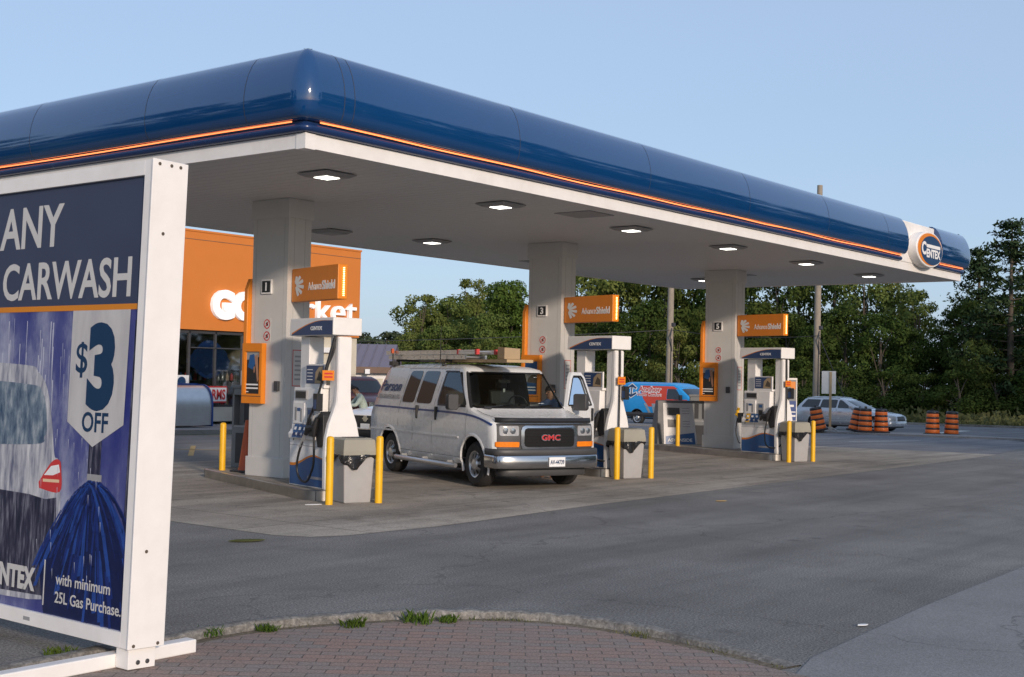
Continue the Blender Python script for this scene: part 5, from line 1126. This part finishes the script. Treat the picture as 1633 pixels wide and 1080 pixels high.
text('WORMS', 'lettering', 'inkred', t, (-.48, -.024, .17), (1, 0, 0), (0, 0, 1), .33, bold=.03, width=1.18)
t = thing('poster_sign', 'small white poster with two round dark pictures above the silver bin', 'sign', (15.6, 23.2, 1.28)); b = MB(); b.box(-.8, .55, -.02, 0, 0, .42); b.build('card', 'inkwhite', t, 0)
for x in (-.25, .25):
    b = MB(); b.lathe([(.08, 0), (.17, 0), (.17, -.006), (.08, -.006)], 18, 'y', (x, -.02, .2)); b.build('round_picture', 'ink', t, 0)
t = thing('propane_cage', 'grey steel propane cylinder cage at the right end of the store glass', 'cage', (18.25, 22.4, .13)); b = MB()
for x in (0, 1.3):
    for y in (0, .6): b.box(x-.025, x+.025, y-.025, y+.025, 0, 1.75)
for z in (.05, .85, 1.72): b.box(-.02, 1.32, -.02, .62, z, z+.04)
for k in range(1, 13): b.box(.1*k-.004, .1*k+.004, -.01, 0, .09, 1.72)
b.build('cage', 'grey', t, 0)
b = MB(); b.lathe([(.001, 0), (.15, .02), (.155, .08), (.155, .36), (.12, .45), (.05, .47), (.05, .56), (.001, .56)], 16); cyl = b.build('gas_cylinder', 'inkwhite', None, 40, loc=(18.5, 22.7, .22)); tag(cyl, 'white gas cylinder in the propane cage', 'gas cylinder', 'gas cylinders in the cage')
for x, z in ((18.85, .22), (19.2, .22), (18.5, 1.02), (18.85, 1.02), (19.2, 1.02)): o = cyl.copy(); COL.objects.link(o); o.location = (x, 22.7, z)
# washing stations, cone, poster stand
def station(loc, rz, lab):
    t = thing('service_kiosk', lab, 'kiosk', loc, rz)
    b = MB(); b.box(-.30, .30, -.25, .25, 0, .72); b.box(-.30, -.26, -.25, .25, .72, 1.42); b.box(.26, .30, -.25, .25, .72, 1.42); b.box(-.26, .26, .0, .25, .72, 1.30); b.box(-.32, .32, -.27, .27, 1.42, 1.48); b.box(-.30, .30, -.25, .25, 1.30, 1.42); b.build('housing', 'conegrey', t, 0, bevel=.012)
    b = MB(); b.box(-.22, .22, -.258, -.25, .08, .62); b.box(-.16, -.05, -.01, -.002, .80, 1.22); b.box(.05, .16, -.01, -.002, .80, 1.22); b.build('panel', 'darkmetal', t, 0)
    b = MB(); b.box(-.26, .26, -.25, .0, .72, .76); b.build('shelf', 'grey', t, 0)
station((4.46, 6.12, .15), R(-60), 'grey towel and waste kiosk half hidden behind the first pillar')
kp = at(1116, 712, 36.2)
station((kp.x, kp.y, .0), R(-62), 'grey towel and waste kiosk half hidden behind the third pillar')
t = thing('traffic_cone', 'tall faded orange traffic cone leaning by the back of the first pillar', 'traffic cone', (3.60, 5.24, .15)); b = MB(); b.box(-.2, .2, -.2, .2, 0, .035); b.build('base', 'black', t, 0, bevel=.01)
b = MB(); b.lathe([(.001, .035), (.145, .035), (.13, .08), (.035, .86), (.03, .89), (.001, .89)], 24); b.build('cone', 'conecol', t, 40)
t = thing('poster_stand', 'slanted grey stand holding an ASK INSIDE poster between the pumps', 'poster stand', (at(1077, 700, 35.0).x, at(1077, 700, 35.0).y, .0), R(-44))
b = MB(); b.loft([[(-.62, -.45, 0), (.50, -.45, 0), (.50, .45, 0), (-.62, .45, 0)], [(-.54, -.12, 1.32), (.42, -.12, 1.32), (.42, .12, 1.32), (-.54, .12, 1.32)]]); b.box(-.64, .52, -.47, .47, 0, .06); b.build('body', 'standgrey', t, 0, bevel=.012)
sl = lambda x, z, o=0: (x, -.45+.33*z/1.32-.012-o, z)
b = MB(); b.poly([sl(-.42, .10), (sl(.50-.06*0, .10)), sl(.42, 1.25), sl(-.40, 1.25)]); fr = b.build('poster_edge', 'photoribbon', t, 0)
b = MB(); b.poly([sl(-.38, .14, .004), sl(.45, .14, .004), sl(.385, 1.21, .004), sl(-.36, 1.21, .004)], 0); b.poly([sl(-.38, .14, .006), sl(.45, .14, .006), sl(.43, .46, .006), sl(.1, .42, .006), sl(-.37, .36, .006)], 1)
for z in (.92, .60): b.poly([sl(-.30, z, .006), sl(.05, z, .006), sl(.05, z+.20, .006), sl(-.30, z+.21, .006)], 2)
for k in range(3):
    for z in (1.10, .75): b.poly([sl(.12, z-.07*k, .006), sl(.32, z-.07*k, .006), sl(.32, z+.02-.07*k, .006), sl(.12, z+.02-.07*k, .006)], 3)
b.build('poster', ['photoribbon', 'pumpblue', 'darkmetal', 'faded'], t, 0)
text('ASK INSIDE', 'lettering', 'inkwhite', t, sl(-.32, .22, .010), (1, 0, 0), (0, .25, 1), .085, bold=.02, width=.68)
# narrow upright pump-top poster behind the last pump
t = thing('banner_sign', 'tall narrow blue and white poster standing behind the farthest pump', 'sign', (20.2, 3.6, .0), R(-52)); P2 = at(1263.5, 640, 36.5); t.location = (P2.x, P2.y, 0)
b = MB(); b.box(-.13, .13, -.02, .02, .76, 2.0); b.box(-.02, .02, -.02, .02, .0, .76); b.box(-.2, .2, -.15, .15, 0, .05); b.build('frame', 'white', t, 0, bevel=.006)
b = MB(); b.box(-.105, .105, -.025, -.02, .79, 1.35, 0); b.box(-.105, .105, -.025, -.02, 1.35, 1.95, 1); b.box(-.06, .03, -.03, -.025, 1.42, 1.64, 2); b.box(-.05, .08, -.03, -.025, 1.68, 1.90, 3); b.box(-.09, .04, -.03, -.025, 1.18, 1.24, 2); b.box(-.08, .09, -.03, -.025, 1.02, 1.05, 2); b.box(-.08, .09, -.03, -.025, .90, .95, 2); b.build('picture', ['stripe', 'conegrey', 'inkwhite', 'orange'], t, 0)

# ================================================================= ROADSIDE
def barrel(lab, u, v, s, lx=0., ly=0.):
    p = at(u, v, s); t = thing('traffic_barrel', lab, 'traffic barrel', (p.x, p.y, p.z), R(random.uniform(0, 360)), 'striped traffic barrels')
    t.rotation_mode = 'QUATERNION'
    ax = Vector((FWH.x, FWH.y, 0)); from mathutils import Quaternion
    t.rotation_quaternion = Quaternion(ax, lx) @ Quaternion((0, 0, 1), random.uniform(0, 6))
    b = MB(); b.lathe([(.001, 0), (.36, 0), (.37, .06), (.30, .09), (.001, .09)], 20); b.build('base', 'rubber', t, 40)
    zs = [.09, .23, .31, .45, .53, .67, .75, .88, .98]; rad = lambda z: .285-.06*z
    for k in range(0, 8):
        z0, z1 = zs[k], zs[k+1]
        b = MB(); b.lathe([(rad(z0)+.004, z0), (rad(z0)+.012, z0+.012), (rad(z1)+.012, z1-.012), (rad(z1)+.004, z1)], 24, cap=False); b.build('band', 'barrel' if k % 2 == 0 else 'black', t, 40)
    b = MB(); b.lathe([(rad(.98), .98), (.20, 1.0), (.001, 1.0)], 20); b.box(-.05, .05, -.015, .015, 1.0, 1.08); b.build('top', 'black', t, 40)
barrel('leaning striped barrel by the yellow bollard, leftmost of the barrels', 1307, 687, 53.5, -.20); barrel('leaning striped barrel half hidden behind an upright one', 1363, 688.5, 53.6, .20); barrel('upright striped barrel right in front of the leaning one', 1379, 690, 53, .03)
barrel('upright striped barrel in front of the silver car headlight', 1405, 691, 53); barrel('upright striped barrel standing alone right of the silver car', 1487, 694, 53); barrel('rightmost upright striped barrel by the dark asphalt patch', 1517, 695, 53, .03)
p = at(1323.5, 689, 53.8); t = thing('road_sign', 'back of a blank road sign on a wooden post on a folding base', 'road sign', p, R(-62)); b = MB(); b.box(-.05, .05, -.04, .04, .1, 2.52); b.build('post', 'lumber', t, 0); b = MB(); b.box(-.36, .22, .045, .055, 1.60, 2.55); b.build('panel', 'alu', t, 0)
b = MB(); b.tube([(-.35, -.25, .02), (0, 0, .22), (.35, .25, .02)], .03, 6); b.tube([(-.35, .25, .02), (0, 0, .22), (.35, -.25, .02)], .03, 6); b.box(-.1, .1, -.1, .1, .05, .2); b.build('base', 'grey', t, 0)
def pole(u, s, h, lab, lean):
    p = at(u, 640, s); z = gz(p.x, p.y); t = thing('utility_pole', lab, 'utility pole', (p.x, p.y, z), 0, 'wooden utility poles')
    b = MB(); b.tube([(0, 0, -.2), (lean*.5, 0, h*.5), (lean, 0, h)], [.20, .18, .15], 14); b.build('pole', 'wood', t, 40)
    b = MB(); k = lambda zz: lean*zz/h
    b.tube([(-.12, -.16, .2), (-.12+k(4.6), -.16, 4.6)], .03, 6); b.tube([(k(5)-.1, -.18, 5.2), (k(5)-.28, -.2, 4.7), (k(5)-.1, -.2, 3.9)], .03, 6); b.box(k(5.4)-.12, k(5.4)+.12, -.28, -.15, 5.3, 5.5); b.build('conduit', 'darkmetal', t, 0)
    return Vector((p.x, p.y, z))
p1 = pole(1066, 72, 11.5, 'weathered wooden utility pole behind the blue and red van', .12); p2 = pole(1301, 72, 13.45, 'weathered wooden utility pole behind the silver car, rising above the canopy', .16)
def wire(name, a, c, sag, r, lab, cat, n=24):
    b = MB(); a, c = Vector(a), Vector(c); b.tube([a+(c-a)*(k/n)-Vector((0, 0, sag*4*(k/n)*(1-k/n))) for k in range(n+1)], r, 5); tag(b.build(name, 'black', None, 0), lab, cat)
top = 4.9
wire('overhead_cable', p1+Vector((0, -.2, top+.2)), p2+Vector((0, -.2, top+.05)), .25, .018, 'thin black cable strung between the two utility poles', 'cable')
dv = (p1-p2).normalized(); wire('overhead_cable', p1+Vector((0, -.2, top+.2)), p1+dv*60+Vector((0, 0, 4.2)), .9, .018, 'thin black cable running left from the pole behind the van', 'cable')
ge = at(1366, 643, 70); ge.z = gz(ge.x, ge.y)
wire('guy_wire', p2+Vector((0, -.1, 5.0)), (ge.x, ge.y, ge.z), 0, .022, 'slanting guy wire from the right utility pole down to the verge', 'guy wire')
# far building with the purple roof
q0 = at(505, 640, 84); q1 = at(640, 640, 84)
t = thing('roadside_building', 'low white building with a dull purple metal roof behind the pumps', 'building', (q0.x, q0.y, -.45), math.atan2(q1.y-q0.y, q1.x-q0.x)); Lb = 5.6
b = MB(); b.box(-6, 4.5, 0, 9, 0, 2.35); b.build('wall', 'white', t, 0)
b = MB(); b.box(-6.3, 4.8, -.5, 9.4, 2.35, 2.75); b.build('roof_edge', 'brownfascia', t, 0)
b = MB(); b.prism([(-.5, 2.75), (9.4, 2.75), (4.5, 4.35)], 'x', -6.3, 4.8)
for k in range(18): x = -6.2+.6*k; b.prism([(-.5, 2.76), (-.5, 2.80), (4.5, 4.40), (4.5, 4.36)], 'x', x, x+.05)
b.build('roof', 'roofpurple', t, 0)
b = MB(); b.box(1.2, 3.1, -.06, 0, .75, 1.05); b.build('wall_stripe', 'stuccoorange', t, 0); b = MB(); b.box(3.35, 4.3, -.03, 0, 1.0, 2.0); b.build('window', 'beige', t, 0); b = MB(); b.box(3.2, 3.5, -.7, -.5, 2.3, 2.6); b.build('lamp', 'inkwhite', t, 0)

# ================================================================= PEOPLE
def person(lab, loc, rz, J, edges, shirt, trousers, zbelt, sleeve, hair_c, face_dir):
    """J: joint name -> (x, y, z, radius); one skinned surface"""
    t = thing('person', lab, 'person', loc, rz)
    names = list(J); me = bpy.data.meshes.new('body'); me.from_pydata([J[n][:3] for n in names], [(names.index(a), names.index(b)) for a, b in edges], [])
    o = bpy.data.objects.new('body', me); COL.objects.link(o)
    md = o.modifiers.new('skin', 'SKIN'); md.use_smooth_shade = True
    for i, n in enumerate(names): v = me.skin_vertices[0].data[i]; v.radius = J[n][3] if isinstance(J[n][3], tuple) else (J[n][3],)*2; v.use_root = (n == 'pelvis')
    sd_ = o.modifiers.new('s', 'SUBSURF'); sd_.levels = sd_.render_levels = 2
    apply_mods(o); o.parent = t; me = o.data
    for m in ('skin', shirt, trousers, 'black'): me.materials.append(M[m])
    hd, nk = Vector(J['head'][:3]), Vector(J['neck'][:3])
    wr = [Vector(J[n][:3]) for n in J if n.startswith('elbow')]; hn = [Vector(J[n][:3]) for n in J if n.startswith('hand') or n.startswith('f')]
    for f in me.polygons:
        c = f.center; k = 1
        if c.z > nk.z+.0 and (c-hd).length < .30 and (c-hd).dot(hd-nk) > -.02: k = 0
        elif min([(c-w_).length for w_ in hn]+[9]) < min([(c-w_).length for w_ in wr]+[9])*sleeve: k = 0
        elif c.z < .09: k = 3
        elif c.z < zbelt: k = 2
        f.material_index = k
    fd = Vector(face_dir).normalized(); upv = (Vector(J['crown'][:3])-hd).normalized(); rt = fd.cross(upv).normalized()
    b = MB()
    for k in range(7):
        a = k/6; ring = []
        for j in range(20):
            th = 2*math.pi*j/20; rr = .112*math.sin(math.pi*.52*(1-a)) if k < 6 else .002; fr = math.cos(th)
            ring.append(hd+upv*(.005+.045*max(0, fr)+.105*math.sin(math.pi/2*a)-.03*max(0, -fr)*(1-a))+fd*(rr*fr*.98-.012)+rt*rr*math.sin(th)*.9)
        b.loft([ring], 0) if False else None
        if k == 0: rs = []
        rs.append(ring)
    b.loft(rs, 0, cap0=False); b.build('hair', hair_c, t, 60)
    b = MB()
    for s in (-1, 1): c = hd+fd*.088+rt*.033*s+upv*.012; b.box(c.x-.009, c.x+.009, c.y-.009, c.y+.009, c.z-.007, c.z+.007)
    b.build('eyes', 'black', t, 0)
    b = MB(); c = hd+fd*.098-upv*.015; b.tube([c+upv*.025-fd*.012, c+fd*.018-upv*.01], [.009, .015], 8); c = hd+fd*.085-upv*.062; b.tube([c-rt*.025, c+fd*.006, c+rt*.025], [.005, .009, .005], 6)
    for s in (-1, 1): c = hd+rt*.09*s-upv*.005; b.tube([c-upv*.03, c+upv*.03], [.012, .018], 6)
    b.build('face_features', 'skin', t, 50)
    return t
def fingers(J, E, h, d, tag_, up=(0, 0, 1)):
    h, d = Vector(h), Vector(d).normalized(); s = d.cross(Vector(up)).normalized(); u = Vector(up)
    for k, (o, ln) in enumerate(((-.03, .075), (-.01, .085), (.01, .08), (.03, .062))):
        a = h+d*.05+s*o; J[f'f{tag_}{k}a'] = (*a, .011); m = a+d*ln*.55-u*.008*(k+1); J[f'f{tag_}{k}b'] = (*m, .0095); e = m+d*ln*.4-u*.022; J[f'f{tag_}{k}c'] = (*e, .008)
        E += [('hand'+tag_, f'f{tag_}{k}a'), (f'f{tag_}{k}a', f'f{tag_}{k}b'), (f'f{tag_}{k}b', f'f{tag_}{k}c')]
    a = h+s*-.035+d*.01; b_ = a+d*.035-s*.03-u*.01; J[f'f{tag_}ta'] = (*a, .013); J[f'f{tag_}tb'] = (*b_, .010); E += [('hand'+tag_, f'f{tag_}ta'), (f'f{tag_}ta', f'f{tag_}tb')]
# man leaning over the white car's windscreen
J = dict(pelvis=(.06, 0, .93, (.17, .13)), spine=(.03, 0, 1.08, (.165, .12)), chest=(-.03, 0, 1.24, (.185, .125)), neck=(-.13, 0, 1.365, .058), head=(-.205, 0, 1.455, .092), crown=(-.235, 0, 1.53, .062),
    shoulderL=(-.02, -.19, 1.27, .07), elbowL=(-.17, -.30, 1.07, .052), handL=(-.42, -.27, 1.09, .038), shoulderR=(-.08, .19, 1.28, .07), elbowR=(-.28, .27, 1.10, .052), handR=(-.50, .22, 1.12, .038),
    hipL=(.07, -.10, .86, .105), kneeL=(.05, -.12, .48, .075), ankleL=(.10, -.12, .09, .05), toeL=(-.06, -.13, .035, .04), hipR=(.07, .10, .86, .105), kneeR=(.12, .12, .48, .075), ankleR=(.22, .12, .09, .05), toeR=(.06, .13, .035, .04))
E = [('pelvis', 'spine'), ('spine', 'chest'), ('chest', 'neck'), ('neck', 'head'), ('head', 'crown'), ('chest', 'shoulderL'), ('shoulderL', 'elbowL'), ('elbowL', 'handL'), ('chest', 'shoulderR'), ('shoulderR', 'elbowR'), ('elbowR', 'handR'), ('pelvis', 'hipL'), ('hipL', 'kneeL'), ('kneeL', 'ankleL'), ('ankleL', 'toeL'), ('pelvis', 'hipR'), ('hipR', 'kneeR'), ('kneeR', 'ankleR'), ('ankleR', 'toeR')]
E2 = list(E); fingers(J, E, J['handL'][:3], (-1, .1, .05), 'L'); fingers(J, E, J['handR'][:3], (-1, -.1, .05), 'R')
pp = Vector((12.20, 11.05, 0))
person('man in a mint green t-shirt bending over the white car', (pp.x, pp.y, .004), R(-45), J, E, 'mint', 'jeans', .95, 1.15, 'hair', (-.9, -.35, -.25))
J = dict(pelvis=(0, 0, .95, (.17, .125)), spine=(0, 0, 1.10, (.16, .12)), chest=(0, .0, 1.30, (.19, .125)), neck=(0, -.01, 1.475, .058), head=(0, -.035, 1.60, .094), crown=(0, -.03, 1.685, .066),
    shoulderL=(-.20, 0, 1.37, .072), elbowL=(-.30, -.06, 1.10, .052), handL=(-.30, -.28, 1.02, .038), shoulderR=(.20, 0, 1.37, .072), elbowR=(.27, .04, 1.10, .052), handR=(.26, -.08, .86, .038),
    hipL=(-.10, 0, .88, .105), kneeL=(-.11, -.02, .50, .075), ankleL=(-.11, .03, .09, .05), toeL=(-.12, -.13, .035, .04), hipR=(.10, 0, .88, .105), kneeR=(.11, -.02, .50, .075), ankleR=(.11, .03, .09, .05), toeR=(.12, -.13, .035, .04))
E = E2; fingers(J, E, J['handL'][:3], (0, -1, 0), 'L'); fingers(J, E, J['handR'][:3], (0, -.2, -1), 'R', (0, 1, 0))
person('person in a blue shirt standing behind the open van door', vloc(1.30, 1.22, 0), -.386+R(-70), J, E, 'shirtblue', 'jeans', .97, 1.15, 'hair', (0, -1, -.1))

# ================================================================= TREES
def leaf_mesh(name, pts, nrm, size, m, g, aspect=1.6):
    n = len(pts); a = g.normal(size=(n, 3)); t1 = np.cross(nrm, a); t1 /= np.linalg.norm(t1, axis=1)[:, None]+1e-9; t2 = np.cross(nrm, t1)
    s = size[:, None]; A = t1*s*aspect*.5; B = t2*s*.5
    v = np.stack([pts-A, pts-B*.9+A*.1, pts+A, pts+B*.9+A*.1], 1).reshape(-1, 3)
    me = bpy.data.meshes.new(name); me.vertices.add(4*n); me.vertices.foreach_set('co', v.astype(np.float32).ravel())
    me.loops.add(4*n); me.loops.foreach_set('vertex_index', np.arange(4*n, dtype=np.int32)); me.polygons.add(n); me.polygons.foreach_set('loop_start', np.arange(0, 4*n, 4, dtype=np.int32)); me.polygons.foreach_set('loop_total', np.full(n, 4, dtype=np.int32))
    me.update(calc_edges=True); me.materials.append(M[m])
    me.polygons.foreach_set('use_smooth', [True]*n); nn = nrm*.75+g.normal(size=(n, 3))*.35; nn /= np.linalg.norm(nn, axis=1)[:, None]
    me.normals_split_custom_set([tuple(q) for q in np.repeat(nn, 4, axis=0).tolist()]); return me
def tree_proto(m, seed, rx, z0, z1, nb, per, sz, br=(.9, 1.7), col=False):
    g = np.random.default_rng(seed); P, NN, S = [], [], []; blobs = []
    for k in range(nb):
        u = g.uniform(); z = z0+(z1-z0)*u; q = (z-z0)/(z1-z0)
        prof = (math.sin(math.pi*min(1, .18+q*.80))**.6) if not col else (1-max(0, q-.8)**2*14)
        a = g.uniform(0, 6.28); rad = rx*prof*math.sqrt(g.uniform(.15, 1)); r = g.uniform(*br)*(1.0-.35*q)
        blobs.append((rad*math.cos(a), rad*math.sin(a), min(z, z1-r*.7), r))
    for bx, by, bz, r in blobs:
        n = int(per*2.3*(r/br[1])**2); d = g.normal(size=(n, 3)); d /= np.linalg.norm(d, axis=1)[:, None]
        rr = r*(.45+.62*g.uniform(size=n)**.6); p = d*rr[:, None]*np.array([1.05, 1.05, .78])+np.array([bx, by, bz])
        nn = d*.9+g.normal(size=(n, 3))*.45+np.array([bx, by, 0])*.22+np.array([0, 0, .35]); nn /= np.linalg.norm(nn, axis=1)[:, None]
        P.append(p); NN.append(nn); S.append(sz*.68*g.uniform(.6, 1.4, size=n))
    me = leaf_mesh('crown', np.concatenate(P), np.concatenate(NN), np.concatenate(S), m, g)
    t = thing('tree', 'x', 'tree'); o = bpy.data.objects.new('crown', me); COL.objects.link(o); o.parent = t
    b = MB(); H = z1*.85; w0 = lambda z: .22*(1-z/H)+.03
    b.tube([(.12*math.sin(z*.8), .10*math.cos(z*.6)-.1, z) for z in np.linspace(-.3, H, 9)], [w0(max(0, z))*1.1 for z in np.linspace(-.3, H, 9)], 9)
    for bx, by, bz, r in blobs[:12]: h = max(.8, bz*.55); b.tube([(0, 0, h), (bx*.5, by*.5, (h+bz)/2+.2), (bx, by, bz)], [w0(h)*.55, .05, .02], 6)
    b.build('trunk', 'bark', t, 60); return t
def pine_proto(seed, H=12.):
    g = np.random.default_rng(seed); P, NN, S = [], [], []; b = MB(); b.tube([(0, 0, -.3), (.05, 0, H*.5), (0, .05, H)], [.24, .14, .03], 9)
    z = H*.12
    while z < H*.99:
        q = z/H; L = (1-q)**.75*3.6+.25; nbr = int(g.integers(3, 6)); a0 = g.uniform(0, 6.28)
        for k in range(nbr):
            if g.uniform() < .18: continue
            a = a0+6.28*k/nbr+g.uniform(-.3, .3); l = L*g.uniform(.45, 1.08); dz = l*g.uniform(.02, .30); c, s = math.cos(a), math.sin(a)
            b.tube([(0, 0, z), (c*l*.6, s*l*.6, z+dz*.4), (c*l, s*l, z+dz)], [.05*(1-q)+.015, .03, .01], 5)
            for f in np.linspace(.35, 1.0, max(3, int(l*2.6))):
                n = 34; ce = np.array([c*l*f, s*l*f, z+dz*f*f]); d = g.normal(size=(n, 3))*np.array([.26, .26, .13]); P.append(ce+d+np.array([0, 0, .06])); nn = g.normal(size=(n, 3))+np.array([0, 0, .8]); NN.append(nn/np.linalg.norm(nn, axis=1)[:, None]); S.append(.13*g.uniform(.6, 1.3, size=n))
        z += g.uniform(.34, .62)
    me = leaf_mesh('crown', np.concatenate(P), np.concatenate(NN), np.concatenate(S), 'leafP', g, 2.4)
    t = thing('pine_tree', 'x', 'tree'); o = bpy.data.objects.new('crown', me); COL.objects.link(o); o.parent = t; b.build('trunk', 'bark', t, 60); return t
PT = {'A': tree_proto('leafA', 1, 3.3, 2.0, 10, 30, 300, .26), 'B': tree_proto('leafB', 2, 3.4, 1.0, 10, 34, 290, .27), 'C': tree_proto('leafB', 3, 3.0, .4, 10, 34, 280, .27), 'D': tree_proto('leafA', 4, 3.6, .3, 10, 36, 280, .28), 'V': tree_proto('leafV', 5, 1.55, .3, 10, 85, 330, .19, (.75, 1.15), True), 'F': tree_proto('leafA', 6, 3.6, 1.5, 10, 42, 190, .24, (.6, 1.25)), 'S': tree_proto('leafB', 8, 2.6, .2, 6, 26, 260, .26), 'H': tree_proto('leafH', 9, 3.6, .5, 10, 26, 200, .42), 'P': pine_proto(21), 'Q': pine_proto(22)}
HB = {'S': 6., 'P': 12., 'Q': 12.}; used = set()
def tree(k, u, vtop, s, lab, group='trees behind the road', wide=1., rz=None):
    p = at(u, 640, s); z = gz(p.x, p.y); top = at(u, vtop, s).z; H = (top-z)/HB.get(k, 10.)
    rz = random.uniform(0, 6.28) if rz is None else rz
    if k in used: dup(PT[k], lab, (p.x, p.y, z), rz, (H*wide, H*wide, H), group)
    else:
        used.add(k); o = PT[k]; o.location = (p.x, p.y, z); o.rotation_euler.z = rz; o.scale = (H*wide, H*wide, H); o['label'] = lab; o['group'] = group
FOREST = 'leafy green tree in the dense row of trees beyond the road'
tree('F', 668, 470, 104, 'airy tree with sparse drooping branches at the left end of the tree row', wide=1.05)
tree('A', 715, 474, 108, FOREST); tree('F', 752, 445, 110, 'tall pale tree with a thin ragged top left of the vine covered tree', wide=.8)
tree('V', 806, 447, 98, 'vine covered tree with a smooth rounded top left of the middle pillar', wide=1.15); tree('Q', 853, 452, 108, 'dark narrow conifer just left of the middle pillar', wide=.7)
for k, u, vt, s, wd in (('D', 690, 490, 112, 1), ('A', 735, 470, 114, 1), ('D', 768, 478, 112, 1), ('D', 780, 500, 96, .9), ('D', 655, 530, 100, 1), ('D', 705, 520, 98, 1.1), ('A', 745, 505, 102, 1), ('D', 770, 540, 94, 1.2), ('C', 840, 500, 100, .9), ('D', 835, 560, 92, 1.3), ('A', 690, 500, 105, 1), ('D', 725, 560, 92, 1.2), ('S', 660, 575, 92, 1.2), ('C', 870, 480, 102, .9),
    ('B', 915, 425, 112, 1), ('A', 962, 425, 108, .9), ('B', 1005, 400, 112, .9), ('B', 1055, 410, 108, .9), ('C', 1100, 405, 112, .9), ('B', 1150, 400, 108, .9), ('C', 1195, 400, 110, .9), ('B', 1235, 415, 104, .8), ('F', 1275, 405, 108, .8), ('B', 1330, 425, 104, .8), ('F', 1375, 420, 100, .9), ('A', 1425, 445, 100, .8), ('F', 1462, 462, 96, .75),
    ('D', 900, 520, 98, 1), ('C', 950, 480, 98, 1), ('B', 990, 500, 94, 1), ('C', 1035, 480, 96, 1), ('D', 1080, 520, 92, 1), ('C', 1120, 490, 94, 1), ('B', 1205, 480, 96, 1), ('C', 1250, 500, 94, 1), ('B', 1300, 520, 92, 1), ('C', 1350, 490, 92, 1), ('B', 1400, 500, 90, 1), ('C', 1450, 520, 90, .9), ('B', 1500, 525, 92, .9), ('B', 1540, 480, 90, .8), ('C', 1585, 500, 86, .9), ('A', 1560, 540, 84, .9), ('B', 1630, 470, 88, .8), ('C', 1680, 480, 86, .9),
    ('S', 940, 580, 88, 1.3), ('S', 1010, 590, 88, 1.3), ('S', 1085, 585, 88, 1.3), ('S', 1150, 590, 88, 1.3), ('S', 1220, 585, 88, 1.3), ('S', 1280, 590, 86, 1.3), ('S', 1345, 585, 86, 1.3), ('S', 1410, 590, 85, 1.3), ('S', 1470, 595, 85, 1.3), ('S', 1530, 590, 82, 1.3), ('S', 1590, 595, 82, 1.3), ('S', 1650, 590, 82, 1.3), ('S', 880, 590, 90, 1.3)):
    tree(k, u, vt, s, FOREST, wide=wd)
tree('P', 1612, 352, 84, 'tall pine with layered branches at the right edge beyond the canopy end', wide=1.15); tree('Q', 1560, 395, 92, 'shorter spreading pine just beyond the canopy end', wide=1.2); tree('P', 1668, 380, 90, 'tall dark pine at the far right edge of the tree row', wide=1.1)
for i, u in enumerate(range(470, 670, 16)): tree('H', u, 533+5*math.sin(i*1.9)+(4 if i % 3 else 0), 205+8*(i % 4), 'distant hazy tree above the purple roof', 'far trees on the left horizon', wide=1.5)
# the far side of the street behind the photographer, mirrored in fascia and windows
for i, (x, y, h) in enumerate(((22, -27, 1.5), (28, -26, 1.4), (34, -24, 1.55), (40, -22, 1.4), (46, -19, 1.5), (53, -17, 1.4), (60, -14, 1.5), (16, -33, 1.4), (-27, 12, 1.3), (-29, 18, 1.45), (-26, 24, 1.3), (-32, 7, 1.4), (-22, 30, 1.4), (-15, 36, 1.3))):
    k = 'ABCDB'[i % 5]
    dup(PT[k], 'leafy tree on the near side of the street, seen mirrored in the glossy fascia', (x, y, gz(x, y)), i*1.3, (h,)*3, 'trees mirrored in the fascia')
# weeds on the verge
def verge():
    g = np.random.default_rng(31); n = 9000; x = g.uniform(63.8, 72, n); y = g.uniform(-6, 40, n)
    clump = (np.sin(x*1.7+3*np.sin(y*.6))+np.sin(y*1.1+x))*.5; h = np.clip(.28+.30*clump+g.normal(size=n)*.12+.05*(x-64), .08, 1.0)
    z = np.array([gz(a, c) for a, c in zip(x, y)])
    nn = g.normal(size=(n, 3))*np.array([1, 1, .25]); nn /= np.linalg.norm(nn, axis=1)[:, None]
    pts = np.stack([x, y, z+h*g.uniform(.1, 1, n)], 1)
    o = bpy.data.objects.new('verge_weeds', leaf_mesh('verge_weeds', pts, nn, .22*g.uniform(.5, 1.4, n), 'dry', g, 1.8)); COL.objects.link(o); tag(o, 'rough tall grass and weeds along the far road edge', 'grass', kind='stuff')
verge()
# litter
for u, v, m, sx, lab in ((394, 862, 'dry', .20, 'flattened pale leaf on the asphalt in front of the nearest pump'), (1150, 799, 'markyellow', .10, 'small yellow scrap on the asphalt right of the middle bin'), (1376, 997, 'inkwhite', .05, 'small white scrap by the sidewalk slab edge'), (500, 805, 'inkwhite', .12, 'white paper strip at the foot of the nearest pump island')):
    d = (FW+RT*((u-816.5)/F)-UP*((v-540)/F)); P = CAM+d*((.012-CAM.z)/d.z)
    b = MB(); b.prism([(sx*math.cos(2*math.pi*k/9)*(1+.2*math.sin(3*k)), sx*.45*math.sin(2*math.pi*k/9)) for k in range(9)], 'z', 0, .006); tag(b.build('litter', m, None, 0, loc=P, rotz=R(-30)), lab, 'litter')
